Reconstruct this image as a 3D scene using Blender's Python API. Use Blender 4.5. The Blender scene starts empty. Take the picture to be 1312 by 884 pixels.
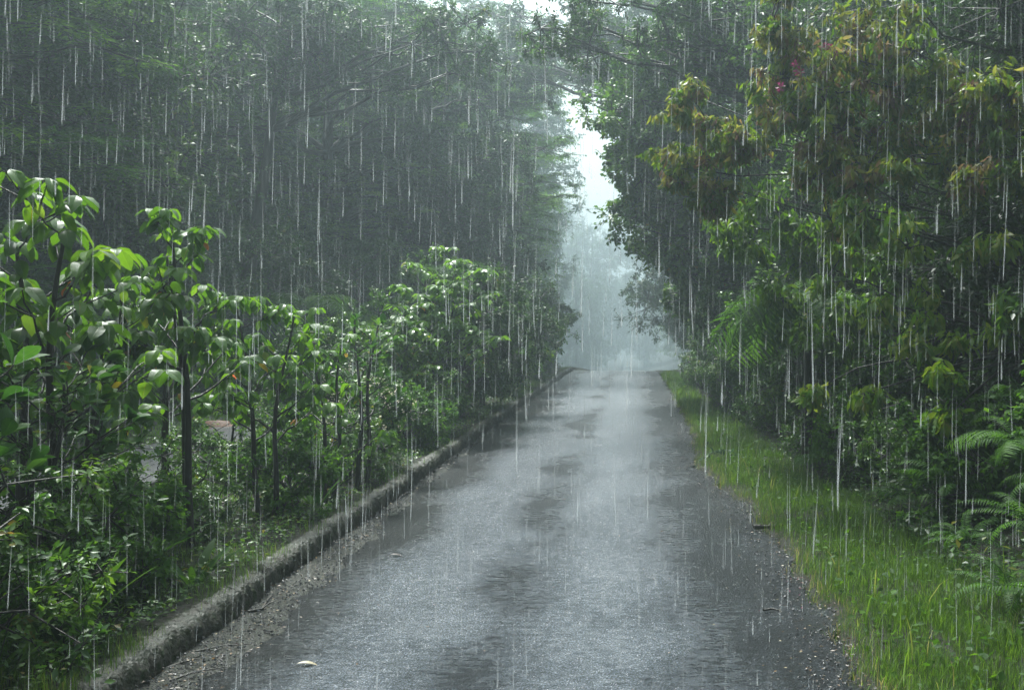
import bpy, math, random
import numpy as np
from math import radians as R

# ------------------------------------------------------------ camera, sky, sun, exposure
scn = bpy.context.scene
col = scn.collection
F = 1457.0; CX, CY = 813.0, 416.0; CAMZ = 1.7          # focal length and vanishing point in photo pixels
cam_d = bpy.data.cameras.new('camera')
cam_d.sensor_width = 36.0; cam_d.lens = F / 1312 * 36
cam_d.shift_x = (656 - CX) / 1312; cam_d.shift_y = -(442 - CY) / 1312
cam_d.clip_start = 0.05; cam_d.clip_end = 2000
cam = bpy.data.objects.new('camera', cam_d); col.objects.link(cam)
cam.location = (0, 0, CAMZ); cam.rotation_euler = (R(90), 0, 0)
scn.camera = cam

SUN_EL, SUN_AZ = R(60), R(-24)          # azimuth from +Y towards +X
w = bpy.data.worlds.new('World'); scn.world = w; w.use_nodes = True
nt = w.node_tree; bg = nt.nodes['Background']
sky = nt.nodes.new('ShaderNodeTexSky'); sky.sky_type = 'NISHITA'; sky.sun_disc = False
sky.sun_elevation = SUN_EL; sky.sun_rotation = SUN_AZ; sky.dust_density = 4; sky.air_density = 1.5
hs = nt.nodes.new('ShaderNodeHueSaturation'); hs.inputs['Saturation'].default_value = 0.3
nt.links.new(sky.outputs[0], hs.inputs['Color']); tn = nt.nodes.new('ShaderNodeMix'); tn.data_type = 'RGBA'; tn.blend_type = 'MULTIPLY'; tn.inputs[0].default_value = 1; tn.inputs[7].default_value = (.93, 1.0, .985, 1)
nt.links.new(hs.outputs[0], tn.inputs[6]); nt.links.new(tn.outputs[2], bg.inputs['Color'])
bg.inputs['Strength'].default_value = 0.125
sd = bpy.data.lights.new('sun', 'SUN'); sd.energy = 2.9; sd.angle = R(13); sd.color = (.97, 1, .95)
sun = bpy.data.objects.new('sun', sd); col.objects.link(sun)
# light travels from the sun's direction down
from mathutils import Vector
sv = Vector((math.sin(SUN_AZ) * math.cos(SUN_EL), math.cos(SUN_AZ) * math.cos(SUN_EL), math.sin(SUN_EL)))
sun.rotation_euler = sv.to_track_quat('Z', 'Y').to_euler()

scn.view_settings.view_transform = 'Standard'; scn.view_settings.look = 'None'
scn.view_settings.exposure = 1.22; scn.view_settings.gamma = 1.0
scn.view_settings.use_curve_mapping = False
scn.cycles.max_bounces = 6; scn.cycles.diffuse_bounces = 2; scn.cycles.glossy_bounces = 2
scn.cycles.transmission_bounces = 2; scn.cycles.volume_bounces = 1; scn.cycles.transparent_max_bounces = 24
scn.cycles.use_denoising = True
scn.cycles.sample_clamp_indirect = 4.0
scn.cycles.use_adaptive_sampling = True; scn.cycles.adaptive_threshold = 0.008
scn.cycles.caustics_reflective = False; scn.cycles.caustics_refractive = False
HAZE = 0.0053

rng = np.random.default_rng(7)
UP = np.array([0, 0, 1.0])

# ------------------------------------------------------------ terrain height
def drop(Y):
    t = np.clip(np.asarray(Y, float) - 39, 0, 130)
    return -0.055 * t * t / (t + 9)
def redge(Y):
    Y = np.asarray(Y, float)
    e = np.interp(Y, [0, 4, 8, 10.5, 13.7, 17, 25, 43, 200], [1.1, 1.1, 1.12, 1.05, .74, .9, .92, .84, .84])
    return e + .035 * np.sin(Y * 3.1) + .03 * np.sin(Y * 7.7 + 1) + .02 * np.sin(Y * 17)
def gh(X, Y):
    X = np.asarray(X, float); Y = np.asarray(Y, float)
    left = 0.135 + 0.012 * np.clip(-2.5 - X, 0, 400) + 0.25 * np.clip(-11 - X, 0, 20)
    right = 0.02 + 0.30 * np.clip(X - 2.1, 0, 9) + 0.1 * np.clip(X - 11, 0, 25)
    h = np.where(X < -2.36, left, np.where(X > redge(Y) + .03, right, -0.04))
    bump = 0.03 * np.sin(X * 2.1 + 1) * np.sin(Y * 1.7) + 0.02 * np.sin(X * 5.3 + Y * 3.1)
    h = h + np.where((X < -2.6) & ~((X > -6.4) & (X < -4.2)) | (X > 1.6), bump, 0)
    return h + drop(Y)

# ------------------------------------------------------------ mesh helpers
def mesh(name, V, faces, tint=None, smooth=True, mat=None, parent=None, loc=None, extra=None):
    """faces: list of (m,k) int arrays"""
    me = bpy.data.meshes.new(name)
    V = np.asarray(V, np.float32)
    faces = [np.asarray(f, np.int32) for f in faces if len(f)]
    nl = sum(f.size for f in faces); nf = sum(len(f) for f in faces)
    me.vertices.add(len(V)); me.vertices.foreach_set('co', V.ravel())
    me.loops.add(nl); me.polygons.add(nf)
    me.loops.foreach_set('vertex_index', np.concatenate([f.ravel() for f in faces]))
    starts = []; s = 0
    for f in faces:
        k = f.shape[1]; starts.append(s + np.arange(len(f)) * k); s += f.size
    me.polygons.foreach_set('loop_start', np.concatenate(starts).astype(np.int32))
    me.update(calc_edges=True)
    me.polygons.foreach_set('use_smooth', np.full(nf, smooth))
    if tint is not None:
        at = me.attributes.new('tint', 'FLOAT', 'POINT'); at.data.foreach_set('value', np.asarray(tint, np.float32))
    if extra is not None:
        at = me.attributes.new('fade', 'FLOAT', 'POINT'); at.data.foreach_set('value', np.asarray(extra, np.float32))
    if mat: me.materials.append(mat)
    return me
def obj(name, me, parent=None, loc=(0, 0, 0), rot=(0, 0, 0), scale=(1, 1, 1)):
    o = bpy.data.objects.new(name, me); col.objects.link(o)
    o.location = loc; o.rotation_euler = rot; o.scale = scale
    if parent: o.parent = parent
    return o
def thing(name, label, cat, loc=(0, 0, 0), rz=0, sc=1, group=None, me=None):
    o = obj(name, me, None, loc, (0, 0, rz), (sc, sc, sc) if not hasattr(sc, '__len__') else sc)
    o['label'] = label; o['category'] = cat
    if group: o['group'] = group
    return o
def structure(o): o['kind'] = 'structure'; return o
def stuff(o, label, cat): o['kind'] = 'stuff'; o['label'] = label; o['category'] = cat; return o

class G:
    """collects geometry: verts, faces by size, tint"""
    def __init__(s): s.V = []; s.T = []; s.F = {}; s.n = 0
    def add(s, V, Fs, t):
        V = np.asarray(V, float).reshape(-1, 3)
        s.V.append(V); s.T.append(np.broadcast_to(np.asarray(t, float), (len(V),)))
        for f in Fs:
            f = np.asarray(f, int)
            if len(f): s.F.setdefault(f.shape[1], []).append(f + s.n)
        s.n += len(V)
    def mesh(s, name, mat, smooth=True):
        return mesh(name, np.concatenate(s.V), [np.concatenate(f) for f in s.F.values()], np.concatenate(s.T), smooth, mat)

def norm(a): return a / np.maximum(np.linalg.norm(a, axis=-1, keepdims=True), 1e-9)

def leaf_t(nseg=1, width=.5, peak=.45, fold=.12, droop=.15, power=1.0, nx=1, notch=0, wave=0):
    """leaf of length 1 along x, width along y, z up"""
    if nseg == 1:
        V = np.array([[0, 0, 0], [peak, width / 2, fold - droop * .3], [1, 0, -droop], [peak, -width / 2, fold - droop * .3]])
        return V, [np.array([[0, 2, 1], [0, 3, 2]])]
    t = np.linspace(0, 1, nseg + 1)
    p = np.where(t < peak, np.sin(np.pi / 2 * t / peak) ** power, np.cos(np.pi / 2 * (t - peak) / (1 - peak)) ** (.8 * power))
    p[0] = max(p[0], .06); p[-1] = .03
    hw = width / 2 * p
    ang = droop * 2.2 * t
    dx = np.cumsum(np.cos(ang)) / (nseg + 1); dz = -np.cumsum(np.sin(ang)) / (nseg + 1)
    dx -= dx[0]; dz -= dz[0]; s = 1 / max(dx[-1], .55) if droop < .4 else 1.1; dx *= s; dz *= s
    rows = []
    us = np.linspace(-1, 1, 2 * nx + 1) if nx == 1 else np.array([-1, -.5, -.07, 0, .07, .5, 1]); nx = len(us) // 2
    for u in us:
        x = dx - (notch * abs(u) * (1 - t) ** 2)
        z = dz + fold * abs(u) * hw * 2 - .35 * fold * u * u * hw * 2 + wave * np.sin(t * 14 + u * 3) * abs(u)
        rows.append(np.stack([x, hw * u, z], -1))
    V = np.concatenate(rows); n = nseg + 1; Fq = []
    for j in range(2 * nx):
        for i in range(nseg):
            a = j * n + i; Fq.append([a, a + 1, a + 1 + n, a + n])
    off = np.repeat(np.where(np.abs(us) < .02, .22, np.where(np.abs(us) < .1, -.02, 0)), n) + np.tile(np.where(np.arange(n) % 2, .05, -.04), len(us)) * np.repeat(np.abs(us) > .3, n)
    return V, [np.array(Fq)], (off if nx > 1 else 0)

def place(g, tpl, P, D, N, S, t, sy=None):
    TV, TF = tpl[:2]; to = tpl[2] if len(tpl) > 2 else 0; n = len(P)
    D = norm(D); Yv = norm(np.cross(N, D)); Z = np.cross(D, Yv)
    S = np.broadcast_to(np.asarray(S, float), (n,))[:, None, None]
    V = P[:, None] + S * (TV[None, :, 0:1] * D[:, None] + TV[None, :, 1:2] * Yv[:, None] + TV[None, :, 2:3] * Z[:, None])
    k = len(TV); off = (np.arange(n) * k)[:, None, None]
    Fs = [(f[None] + off).reshape(-1, f.shape[1]) for f in TF]
    g.add(V, Fs, (np.broadcast_to(np.asarray(t, float), (n,))[:, None] + np.where(np.broadcast_to(np.asarray(t, float), (n,)) < .85, 1, 0)[:, None] * np.broadcast_to(to, (k,))[None]).ravel())

def tube(g, P, rad, k=6, t=.5):
    P = np.asarray(P, float); n = len(P); rad = np.broadcast_to(np.asarray(rad, float), (n,))
    T = norm(np.gradient(P, axis=0)); ref = np.array([1., 0, 0]) if abs(T[0][0]) < .8 else np.array([0, 1., 0])
    A = norm(np.cross(T, ref)); B = np.cross(T, A); a = np.arange(k) * 2 * np.pi / k
    V = P[:, None] + rad[:, None, None] * (np.cos(a)[None, :, None] * A[:, None] + np.sin(a)[None, :, None] * B[:, None])
    i = np.arange(n - 1)[:, None]; j = np.arange(k)[None]; j2 = (j + 1) % k
    Fq = np.stack([i * k + j, i * k + j2, (i + 1) * k + j2, (i + 1) * k + j], -1).reshape(-1, 4)
    Vv = np.concatenate([V.reshape(-1, 3), P[-1:] + T[-1:] * rad[-1]])
    cap = np.stack([(n - 1) * k + np.arange(k), (n - 1) * k + (np.arange(k) + 1) % k, np.full(k, n * k)], -1)
    g.add(Vv, [Fq, cap], t)

def twigs(g, A, B, r0, r1=None, t=.5):
    """straight three-sided twigs, vectorised"""
    A = np.asarray(A); B = np.asarray(B); n = len(A); r1 = r0 * .5 if r1 is None else r1
    D = norm(B - A); ref = np.where(np.abs(D[:, 2:3]) > .9, np.array([[1., 0, 0]]), np.array([[0, 0, 1.]]))
    X = norm(np.cross(D, ref)); Y = np.cross(D, X); V = np.zeros((n, 6, 3))
    for i in range(3):
        a = i * 2.0944; o = np.cos(a) * X + np.sin(a) * Y
        V[:, i] = A + o * r0; V[:, 3 + i] = B + o * r1
    Fq = np.array([[0, 1, 4, 3], [1, 2, 5, 4], [2, 0, 3, 5]])
    g.add(V, [(Fq[None] + (np.arange(n) * 6)[:, None, None]).reshape(-1, 4)], t)

def curve(a, b, sag=.0, n=7, wob=.05, rg=rng, rise=.3):
    a = np.asarray(a, float); b = np.asarray(b, float); L = np.linalg.norm(b - a)
    c = (a + b) / 2 + UP * (rise - sag) * L + rg.normal(size=3) * wob * L
    t = np.linspace(0, 1, n)[:, None]
    P = (1 - t) ** 2 * a + 2 * t * (1 - t) * c + t * t * b
    P[1:-1] += rg.normal(size=(n - 2, 3)) * wob * .25 * L
    return P

def ball(n, rg, shell=.5):
    d = norm(rg.normal(size=(n, 3))); r = (shell + (1 - shell) * rg.random((n, 1))) if shell > 0 else rg.random((n, 1)) ** (1 / 3)
    return d * r

# ------------------------------------------------------------ materials
def newmat(name):
    m = bpy.data.materials.new(name); m.use_nodes = True; m.node_tree.nodes.clear()
    n = m.node_tree.nodes; return m, n, m.node_tree.links
def ramp(n, stops):
    r = n.new('ShaderNodeValToRGB'); e = r.color_ramp.elements
    while len(e) > 1: e.remove(e[0])
    e[0].position = stops[0][0]; e[0].color = (*stops[0][1], 1)
    for p, c in stops[1:]:
        x = e.new(p); x.color = (*c, 1)
    return r
def leafmat(name, stops, rough=.3, trans=.35, spec=.5):
    m, n, l = newmat(name)
    at = n.new('ShaderNodeAttribute'); at.attribute_name = 'tint'
    r = ramp(n, stops); l.new(at.outputs['Fac'], r.inputs[0])
    oi = n.new('ShaderNodeObjectInfo'); hv = n.new('ShaderNodeHueSaturation')
    ma = n.new('ShaderNodeMapRange'); ma.inputs['To Min'].default_value = .8; ma.inputs['To Max'].default_value = 1.2
    l.new(oi.outputs['Random'], ma.inputs['Value']); l.new(ma.outputs[0], hv.inputs['Value']); l.new(r.outputs[0], hv.inputs['Color'])
    p = n.new('ShaderNodeBsdfPrincipled'); p.inputs['Roughness'].default_value = rough
    p.inputs['Specular IOR Level'].default_value = spec
    l.new(hv.outputs[0], p.inputs['Base Color'])
    tr = n.new('ShaderNodeBsdfTranslucent'); h2 = n.new('ShaderNodeHueSaturation'); h2.inputs['Value'].default_value = 1.9
    h2.inputs['Hue'].default_value = .485; h2.inputs['Saturation'].default_value = 1.1
    l.new(hv.outputs[0], h2.inputs['Color']); l.new(h2.outputs[0], tr.inputs['Color'])
    mx = n.new('ShaderNodeMixShader'); mx.inputs[0].default_value = trans
    l.new(p.outputs[0], mx.inputs[1]); l.new(tr.outputs[0], mx.inputs[2])
    o = n.new('ShaderNodeOutputMaterial'); l.new(mx.outputs[0], o.inputs[0]); return m
def surf(name, stops, scale=6, rough=(.5, .8), bump=.3, detail=6, bscale=None, spec=.5, bdist=.02, coord='Object', stretch=None):
    m, n, l = newmat(name)
    tc = n.new('ShaderNodeTexCoord'); mp = n.new('ShaderNodeMapping')
    if stretch: mp.inputs['Scale'].default_value = stretch
    l.new(tc.outputs[coord], mp.inputs[0])
    nz = n.new('ShaderNodeTexNoise'); nz.inputs['Scale'].default_value = scale; nz.inputs['Detail'].default_value = detail; nz.inputs['Roughness'].default_value = .65
    l.new(mp.outputs[0], nz.inputs['Vector'])
    r = ramp(n, stops); l.new(nz.outputs['Fac'], r.inputs[0])
    p = n.new('ShaderNodeBsdfPrincipled'); l.new(r.outputs[0], p.inputs['Base Color']); p.inputs['Specular IOR Level'].default_value = spec
    mr = n.new('ShaderNodeMapRange'); mr.inputs['From Min'].default_value = .35; mr.inputs['From Max'].default_value = .65
    mr.inputs['To Min'].default_value = rough[0]; mr.inputs['To Max'].default_value = rough[1]
    l.new(nz.outputs['Fac'], mr.inputs['Value']); l.new(mr.outputs[0], p.inputs['Roughness'])
    n2 = n.new('ShaderNodeTexNoise'); n2.inputs['Scale'].default_value = bscale or scale * 4; n2.inputs['Detail'].default_value = 5
    l.new(mp.outputs[0], n2.inputs['Vector'])
    b = n.new('ShaderNodeBump'); b.inputs['Strength'].default_value = bump; b.inputs['Distance'].default_value = bdist
    l.new(n2.outputs['Fac'], b.inputs['Height']); l.new(b.outputs[0], p.inputs['Normal'])
    o = n.new('ShaderNodeOutputMaterial'); l.new(p.outputs[0], o.inputs[0]); return m

M = {}
M['dark'] = leafmat('dark evergreen leaves', [(0, (.018, .045, .014)), (.6, (.035, .085, .02)), (.93, (.06, .13, .025)), (1, (.14, .15, .04))], rough=.42, spec=.4)
M['mid'] = leafmat('mid green leaves', [(0, (.025, .07, .016)), (.5, (.055, .14, .022)), (.95, (.12, .23, .035)), (1, (.22, .17, .04))], rough=.35)
M['layer'] = leafmat('fine layered leaves', [(0, (.018, .055, .016)), (.5, (.055, .15, .024)), (1, (.17, .31, .05))], trans=.45, rough=.5, spec=.3)
M['blue'] = leafmat('bluish leaves', [(0, (.02, .05, .025)), (.7, (.04, .09, .04)), (1, (.09, .18, .05))], rough=.5, spec=.3)
M['hero'] = leafmat('broad heart leaves', [(0, (.035, .09, .014)), (.55, (.07, .17, .02)), (.9, (.12, .24, .03)), (.965, (.14, .25, .04)), (.98, (.35, .30, .04)), (1, (.40, .16, .07))], rough=.36, trans=.48, spec=.42)
M['obov'] = leafmat('thick oval leaves', [(0, (.02, .065, .014)), (.6, (.04, .115, .02)), (.95, (.08, .18, .03)), (1, (.35, .24, .06))], rough=.5, trans=.32, spec=.25)
M['young'] = leafmat('young bronze leaves', [(0, (.04, .10, .016)), (.2, (.08, .18, .02)), (.5, (.15, .22, .03)), (.75, (.23, .24, .055)), (.9, (.24, .18, .08)), (1, (.17, .11, .07))], rough=.4, trans=.5)
M['bright'] = leafmat('bright green leaves', [(0, (.05, .13, .018)), (.6, (.10, .22, .03)), (.96, (.16, .30, .05)), (1, (.45, .28, .04))], rough=.32, trans=.4)
M['fern'] = leafmat('fern green', [(0, (.03, .085, .014)), (.6, (.055, .14, .02)), (1, (.10, .22, .03))], rough=.6, trans=.45, spec=.25)
M['grass'] = leafmat('grass blades', [(0, (.03, .06, .013)), (.55, (.07, .155, .022)), (.85, (.13, .235, .04)), (1, (.26, .24, .09))], rough=.4, trans=.4)
M['lawn'] = leafmat('lawn blades', [(0, (.06, .15, .018)), (.6, (.10, .24, .025)), (1, (.16, .30, .04))], rough=.45, trans=.4)
M['flower'] = leafmat('pale flowers', [(0, (.45, .42, .30)), (1, (.65, .62, .5))], rough=.6, trans=.3)
M['pink'] = leafmat('pink flowers', [(0, (.16, .025, .06)), (1, (.34, .08, .14))], rough=.5, trans=.3)
M['litter'] = leafmat('fallen leaves', [(0, (.03, .02, .012)), (.5, (.09, .055, .03)), (.85, (.2, .12, .05)), (1, (.42, .36, .2))], rough=.4, trans=.1)
M['bark'] = surf('wet bark', [(0.3, (.012, .01, .009)), (.6, (.035, .03, .025)), (.8, (.06, .06, .045))], scale=9, rough=(.3, .6), bump=.8, stretch=(1, 1, .3))
M['bark2'] = surf('grey bark', [(0.3, (.03, .028, .024)), (.6, (.07, .065, .055)), (.8, (.09, .1, .07))], scale=7, rough=(.4, .7), bump=.8, stretch=(1, 1, .3))

def ground_mat():
    m = surf('forest soil', [(.25, (.006, .007, .004)), (.5, (.016, .015, .009)), (.6, (.012, .024, .007)), (.8, (.03, .026, .017))], scale=9, rough=(.6, .9), bump=.7, bscale=22, bdist=.05, spec=.25)
    return m
def road_mat():
    m, n, l = newmat('wet asphalt')
    tc = n.new('ShaderNodeTexCoord'); sx = n.new('ShaderNodeSeparateXYZ'); l.new(tc.outputs['Object'], sx.inputs[0])
    def noise(scale, detail=5, rough=.6, stretch=None, src=None):
        z = n.new('ShaderNodeTexNoise'); z.inputs['Scale'].default_value = scale; z.inputs['Detail'].default_value = detail; z.inputs['Roughness'].default_value = rough
        if stretch:
            mp = n.new('ShaderNodeMapping'); mp.inputs['Scale'].default_value = stretch; l.new(tc.outputs['Object'], mp.inputs[0]); l.new(mp.outputs[0], z.inputs['Vector'])
        else: l.new(tc.outputs['Object'], z.inputs['Vector'])
        return z
    def math_(op, a, b=None, c=None):
        x = n.new('ShaderNodeMath'); x.operation = op
        for i, v in enumerate((a, b, c)):
            if v is None: continue
            if hasattr(v, 'links') or hasattr(v, 'is_linked'): l.new(v, x.inputs[i])
            else: x.inputs[i].default_value = v
        return x.outputs[0]
    def mrange(v, a, b, c, d, sm=True):
        x = n.new('ShaderNodeMapRange'); x.interpolation_type = 'SMOOTHSTEP' if sm else 'LINEAR'
        l.new(v, x.inputs['Value'])
        for k, q in zip(('From Min', 'From Max', 'To Min', 'To Max'), (a, b, c, d)): x.inputs[k].default_value = q
        return x.outputs[0]
    X = sx.outputs['X']
    wob = noise(.35, 3); xw = math_('ADD', X, mrange(wob.outputs['Fac'], .3, .7, -.22, .22, False))
    # wheel tracks: worn smooth; the centre strip stays rough, the right side also paints in dark tree reflections
    d1 = math_('ABSOLUTE', math_('ADD', xw, .78)); strip = math_('MULTIPLY', mrange(d1, 0, .40, 1, 0), mrange(wob.outputs['Fac'], .35, .6, .25, 1))
    right = mrange(xw, -.1, .65, 0, 1)
    leftedge = mrange(xw, -2.1, -1.5, 1, 0)
    patch = noise(.9, 6, .7, (1.6, .8, 1)); pm = mrange(patch.outputs['Fac'], .38, .66, 0, 1)
    coarse_shade = math_('MAXIMUM', math_('MAXIMUM', math_('MULTIPLY', strip, 1.0), math_('MULTIPLY', right, .95)), leftedge)
    coarse_shade = math_('ADD', math_('MULTIPLY', coarse_shade, .75), math_('MULTIPLY', pm, .28))
    brk = noise(16, 5, .75, (.7, 1.5, 1)); coarse_shade = math_('ADD', coarse_shade, mrange(brk.outputs['Fac'], .42, .66, -.12, .26))
    cl = n.new('ShaderNodeClamp'); l.new(coarse_shade, cl.inputs[0]); coarse_shade = cl.outputs[0]
    grit = n.new('ShaderNodeTexVoronoi'); grit.inputs['Scale'].default_value = 70; l.new(tc.outputs['Object'], grit.inputs['Vector'])
    fine = noise(95, 4, .8); big = noise(3.2, 5, .6)
    base = ramp(n, [(.34, (.006, .009, .012)), (.5, (.028, .036, .047)), (.62, (.14, .17, .205))]); l.new(fine.outputs['Fac'], base.inputs[0])
    dirt = ramp(n, [(.3, (.012, .014, .012)), (.7, (.035, .04, .036))]); l.new(fine.outputs['Fac'], dirt.inputs[0])
    mx = n.new('ShaderNodeMix'); mx.data_type = 'RGBA'; l.new(math_('MULTIPLY', leftedge, .6), mx.inputs[0]); l.new(base.outputs[0], mx.inputs[6]); l.new(dirt.outputs[0], mx.inputs[7])
    p = n.new('ShaderNodeBsdfPrincipled'); hv = n.new('ShaderNodeHueSaturation'); l.new(mx.outputs[2], hv.inputs['Color']); l.new(mrange(coarse_shade, 0, 1, 1.7, .40), hv.inputs['Value']); l.new(hv.outputs[0], p.inputs['Base Color'])  # right lane dimmed, smooth tracks lifted: tree and sky reflections put into the colour
    l.new(mrange(coarse_shade, 0, 1, .22, .30), p.inputs['Roughness'])
    l.new(mrange(coarse_shade, 0, 1, 1.0, .5), p.inputs['Specular IOR Level'])
    # rain rings and ripples, then stones
    rip = noise(9, 4, .6, (1, 1.6, 1)); rip2 = noise(38, 3, .6)
    h = math_('ADD', math_('MULTIPLY', rip.outputs['Fac'], .7), math_('MULTIPLY', rip2.outputs['Fac'], .75))
    st = math_('MULTIPLY', math_('ADD', grit.outputs['Distance'], fine.outputs['Fac']), math_('ADD', math_('MULTIPLY', coarse_shade, .7), .35))
    h = math_('ADD', h, st)
    b = n.new('ShaderNodeBump'); b.inputs['Strength'].default_value = 1; b.inputs['Distance'].default_value = .018
    l.new(h, b.inputs['Height']); l.new(b.outputs[0], p.inputs['Normal'])
    # film of running water over the worn tracks
    p.inputs['Coat Roughness'].default_value = .15; p.inputs['Coat IOR'].default_value = 1.45
    p.inputs['Coat Weight'].default_value = 0
    b2 = n.new('ShaderNodeBump'); b2.inputs['Strength'].default_value = 1; b2.inputs['Distance'].default_value = .028
    rip3 = noise(20, 5, .75, (1, 1.8, 1)); l.new(math_('ADD', rip3.outputs['Fac'], math_('MULTIPLY', rip2.outputs['Fac'], .4)), b2.inputs['Height']); l.new(b2.outputs[0], p.inputs['Coat Normal'])
    o = n.new('ShaderNodeOutputMaterial'); l.new(p.outputs[0], o.inputs[0]); return m
M['road'] = road_mat()
M['ground'] = ground_mat()
M['kerb'] = surf('mossy concrete', [(.3, (.010, .010, .007)), (.42, (.018, .024, .008)), (.5, (.030, .034, .022)), (.58, (.060, .056, .045)), (.63, (.022, .040, .009)), (.8, (.015, .025, .008))], scale=7, rough=(.35, .75), bump=1, bscale=45, bdist=.02)
M['path'] = surf('grey path', [(.3, (.05, .052, .055)), (.7, (.11, .115, .12))], scale=14, rough=(.25, .5), bump=.4, bscale=90, bdist=.006)
M['gravel'] = surf('gravel grit', [(.3, (.008, .008, .007)), (.47, (.03, .03, .026)), (.55, (.02, .03, .01)), (.62, (.035, .034, .032)), (.72, (.13, .125, .12))], scale=45, rough=(.25, .5), bump=1, bscale=90, bdist=.02)
M['stone'] = surf('small stones', [(.3, (.03, .031, .033)), (.7, (.12, .122, .125))], scale=30, rough=(.2, .5), bump=.3)
M['clay'] = surf('reddish soil', [(.3, (.13, .06, .035)), (.7, (.26, .14, .09))], scale=6, rough=(.5, .7), bump=.5)

# ------------------------------------------------------------ ground, road, kerb
def nonuni(parts):
    out = []
    for a, b, n in parts: out += list(np.linspace(a, b, n, endpoint=False))
    return np.array(out + [parts[-1][1]])
xs = nonuni([(-300, -40, 8), (-40, -12, 14), (-12, -2.7, 60), (-2.7, -2.3, 4), (-2.3, .7, 5), (.7, 3.2, 30), (3.2, 12, 30), (12, 40, 14), (40, 300, 8)])
ys = nonuni([(-30, 2, 10), (2, 45, 180), (45, 120, 50), (120, 500, 12)])
def grid(xs, ys, zf):
    X, Y = np.meshgrid(xs, ys); Z = zf(X, Y); V = np.stack([X, Y, Z], -1).reshape(-1, 3); w_ = len(xs)
    i = np.arange(len(ys) - 1)[:, None]; j = np.arange(w_ - 1)[None]
    return V, np.stack([i * w_ + j, i * w_ + j + 1, (i + 1) * w_ + j + 1, (i + 1) * w_ + j], -1).reshape(-1, 4)
V, Fq = grid(xs, ys, gh)
structure(obj('ground', mesh('ground', V, [Fq], mat=M['ground'])))

ry = nonuni([(-20, 2, 10), (2, 45, 300), (45, 200, 80)])
u = np.linspace(0, 1, 9)
X = -2.34 + (redge(ry)[:, None] + 2.34) * u[None]; Y = np.repeat(ry[:, None], 9, 1)
Z = drop(Y) + .012 * (1 - (2 * u[None] - 1) ** 2)
V = np.stack([X, Y, Z], -1).reshape(-1, 3); i = np.arange(len(ry) - 1)[:, None]; j = np.arange(8)[None]
Fq = np.stack([i * 9 + j, i * 9 + j + 1, (i + 1) * 9 + j + 1, (i + 1) * 9 + j], -1).reshape(-1, 4)
structure(obj('road', mesh('road', V, [Fq], mat=M['road'])))

def ledge(Y):
    Y = np.asarray(Y, float)
    return np.interp(Y, [0, 5, 8, 10, 12, 16, 43], [-1.95, -1.98, -2.06, -2.14, -2.2, -2.24, -2.26]) + .04 * np.sin(Y * 4.3) + .03 * np.sin(Y * 11 + 2) + .02 * np.sin(Y * 23) + .02 * np.sin(Y * 41 + 1) + .015 * np.sin(Y * 67)
# gravel shoulder: washed grit banked against the kerb
us = np.linspace(0, 1, 7)
X = -2.36 + (ledge(ry)[:, None] + 2.36) * us[None]; Y = np.repeat(ry[:, None], 7, 1)
Z = drop(Y) + .004 + .045 * (1 - us[None]) ** 1.5 + .006 * np.sin(X * 40 + Y * 23) * (1 - us[None])
V = np.stack([X, Y, Z], -1).reshape(-1, 3); j = np.arange(6)[None]
Fq = np.stack([i * 7 + j, i * 7 + j + 1, (i + 1) * 7 + j + 1, (i + 1) * 7 + j], -1).reshape(-1, 4)
structure(obj('gravel_shoulder', mesh('gravel_shoulder', V, [Fq], mat=M['gravel'])))

# kerb: rounded cast concrete, slightly uneven, laid in lengths
ky = nonuni([(-5, 3, 8), (3, 20, 680), (20, 42.5, 230)])
prof = np.array([(-2.29, -.05), (-2.293, .05), (-2.30, .10), (-2.315, .135), (-2.34, .152), (-2.37, .157), (-2.41, .156), (-2.44, .148), (-2.46, .10)])
kk = len(prof); wob = .012 * np.sin(ky * 1.3) + .008 * np.sin(ky * 3.9 + 1)
seg = np.floor(ky / 2.4); jit = np.array([math.sin(s * 12.9) for s in seg])
X = prof[None, :, 0] + wob[:, None] + .010 * jit[:, None] + .009 * rng.normal(size=(len(ky), kk))
Z = prof[None, :, 1] * (1 + .05 * jit[:, None]) + drop(ky)[:, None] + .007 * rng.normal(size=(len(ky), kk))
joint = (np.abs((ky / 2.4) - np.round(ky / 2.4)) < .012); Z[joint] -= .05; X[joint] -= .02
Y = np.repeat(ky[:, None], kk, 1); V = np.stack([X, Y, Z], -1).reshape(-1, 3)
i = np.arange(len(ky) - 1)[:, None]; j = np.arange(kk - 1)[None]
Fq = np.stack([i * kk + j, i * kk + j + 1, (i + 1) * kk + j + 1, (i + 1) * kk + j], -1).reshape(-1, 4)[:, ::-1]
structure(obj('kerb', mesh('kerb', V, [Fq], mat=M['kerb'])))

# side path behind the planting
py_ = np.linspace(3, 40, 120)
c = -5.25 - .012 * (py_ - 10) ** 2 * (py_ > 10) * .15
X = c[:, None] + np.linspace(-.75, .75, 9)[None] + (.05 * np.sin(py_ * 2.3))[:, None]; Y = np.repeat(py_[:, None], 9, 1)
Z = gh(X * 0 - 5.2, Y) + .05
V = np.stack([X, Y, Z], -1).reshape(-1, 3); i = np.arange(len(py_) - 1)[:, None]; j = np.arange(8)[None]
Fq = np.stack([i * 9 + j, i * 9 + j + 1, (i + 1) * 9 + j + 1, (i + 1) * 9 + j], -1).reshape(-1, 4)
structure(obj('path', mesh('path', V, [Fq], mat=M['path'])))

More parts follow.
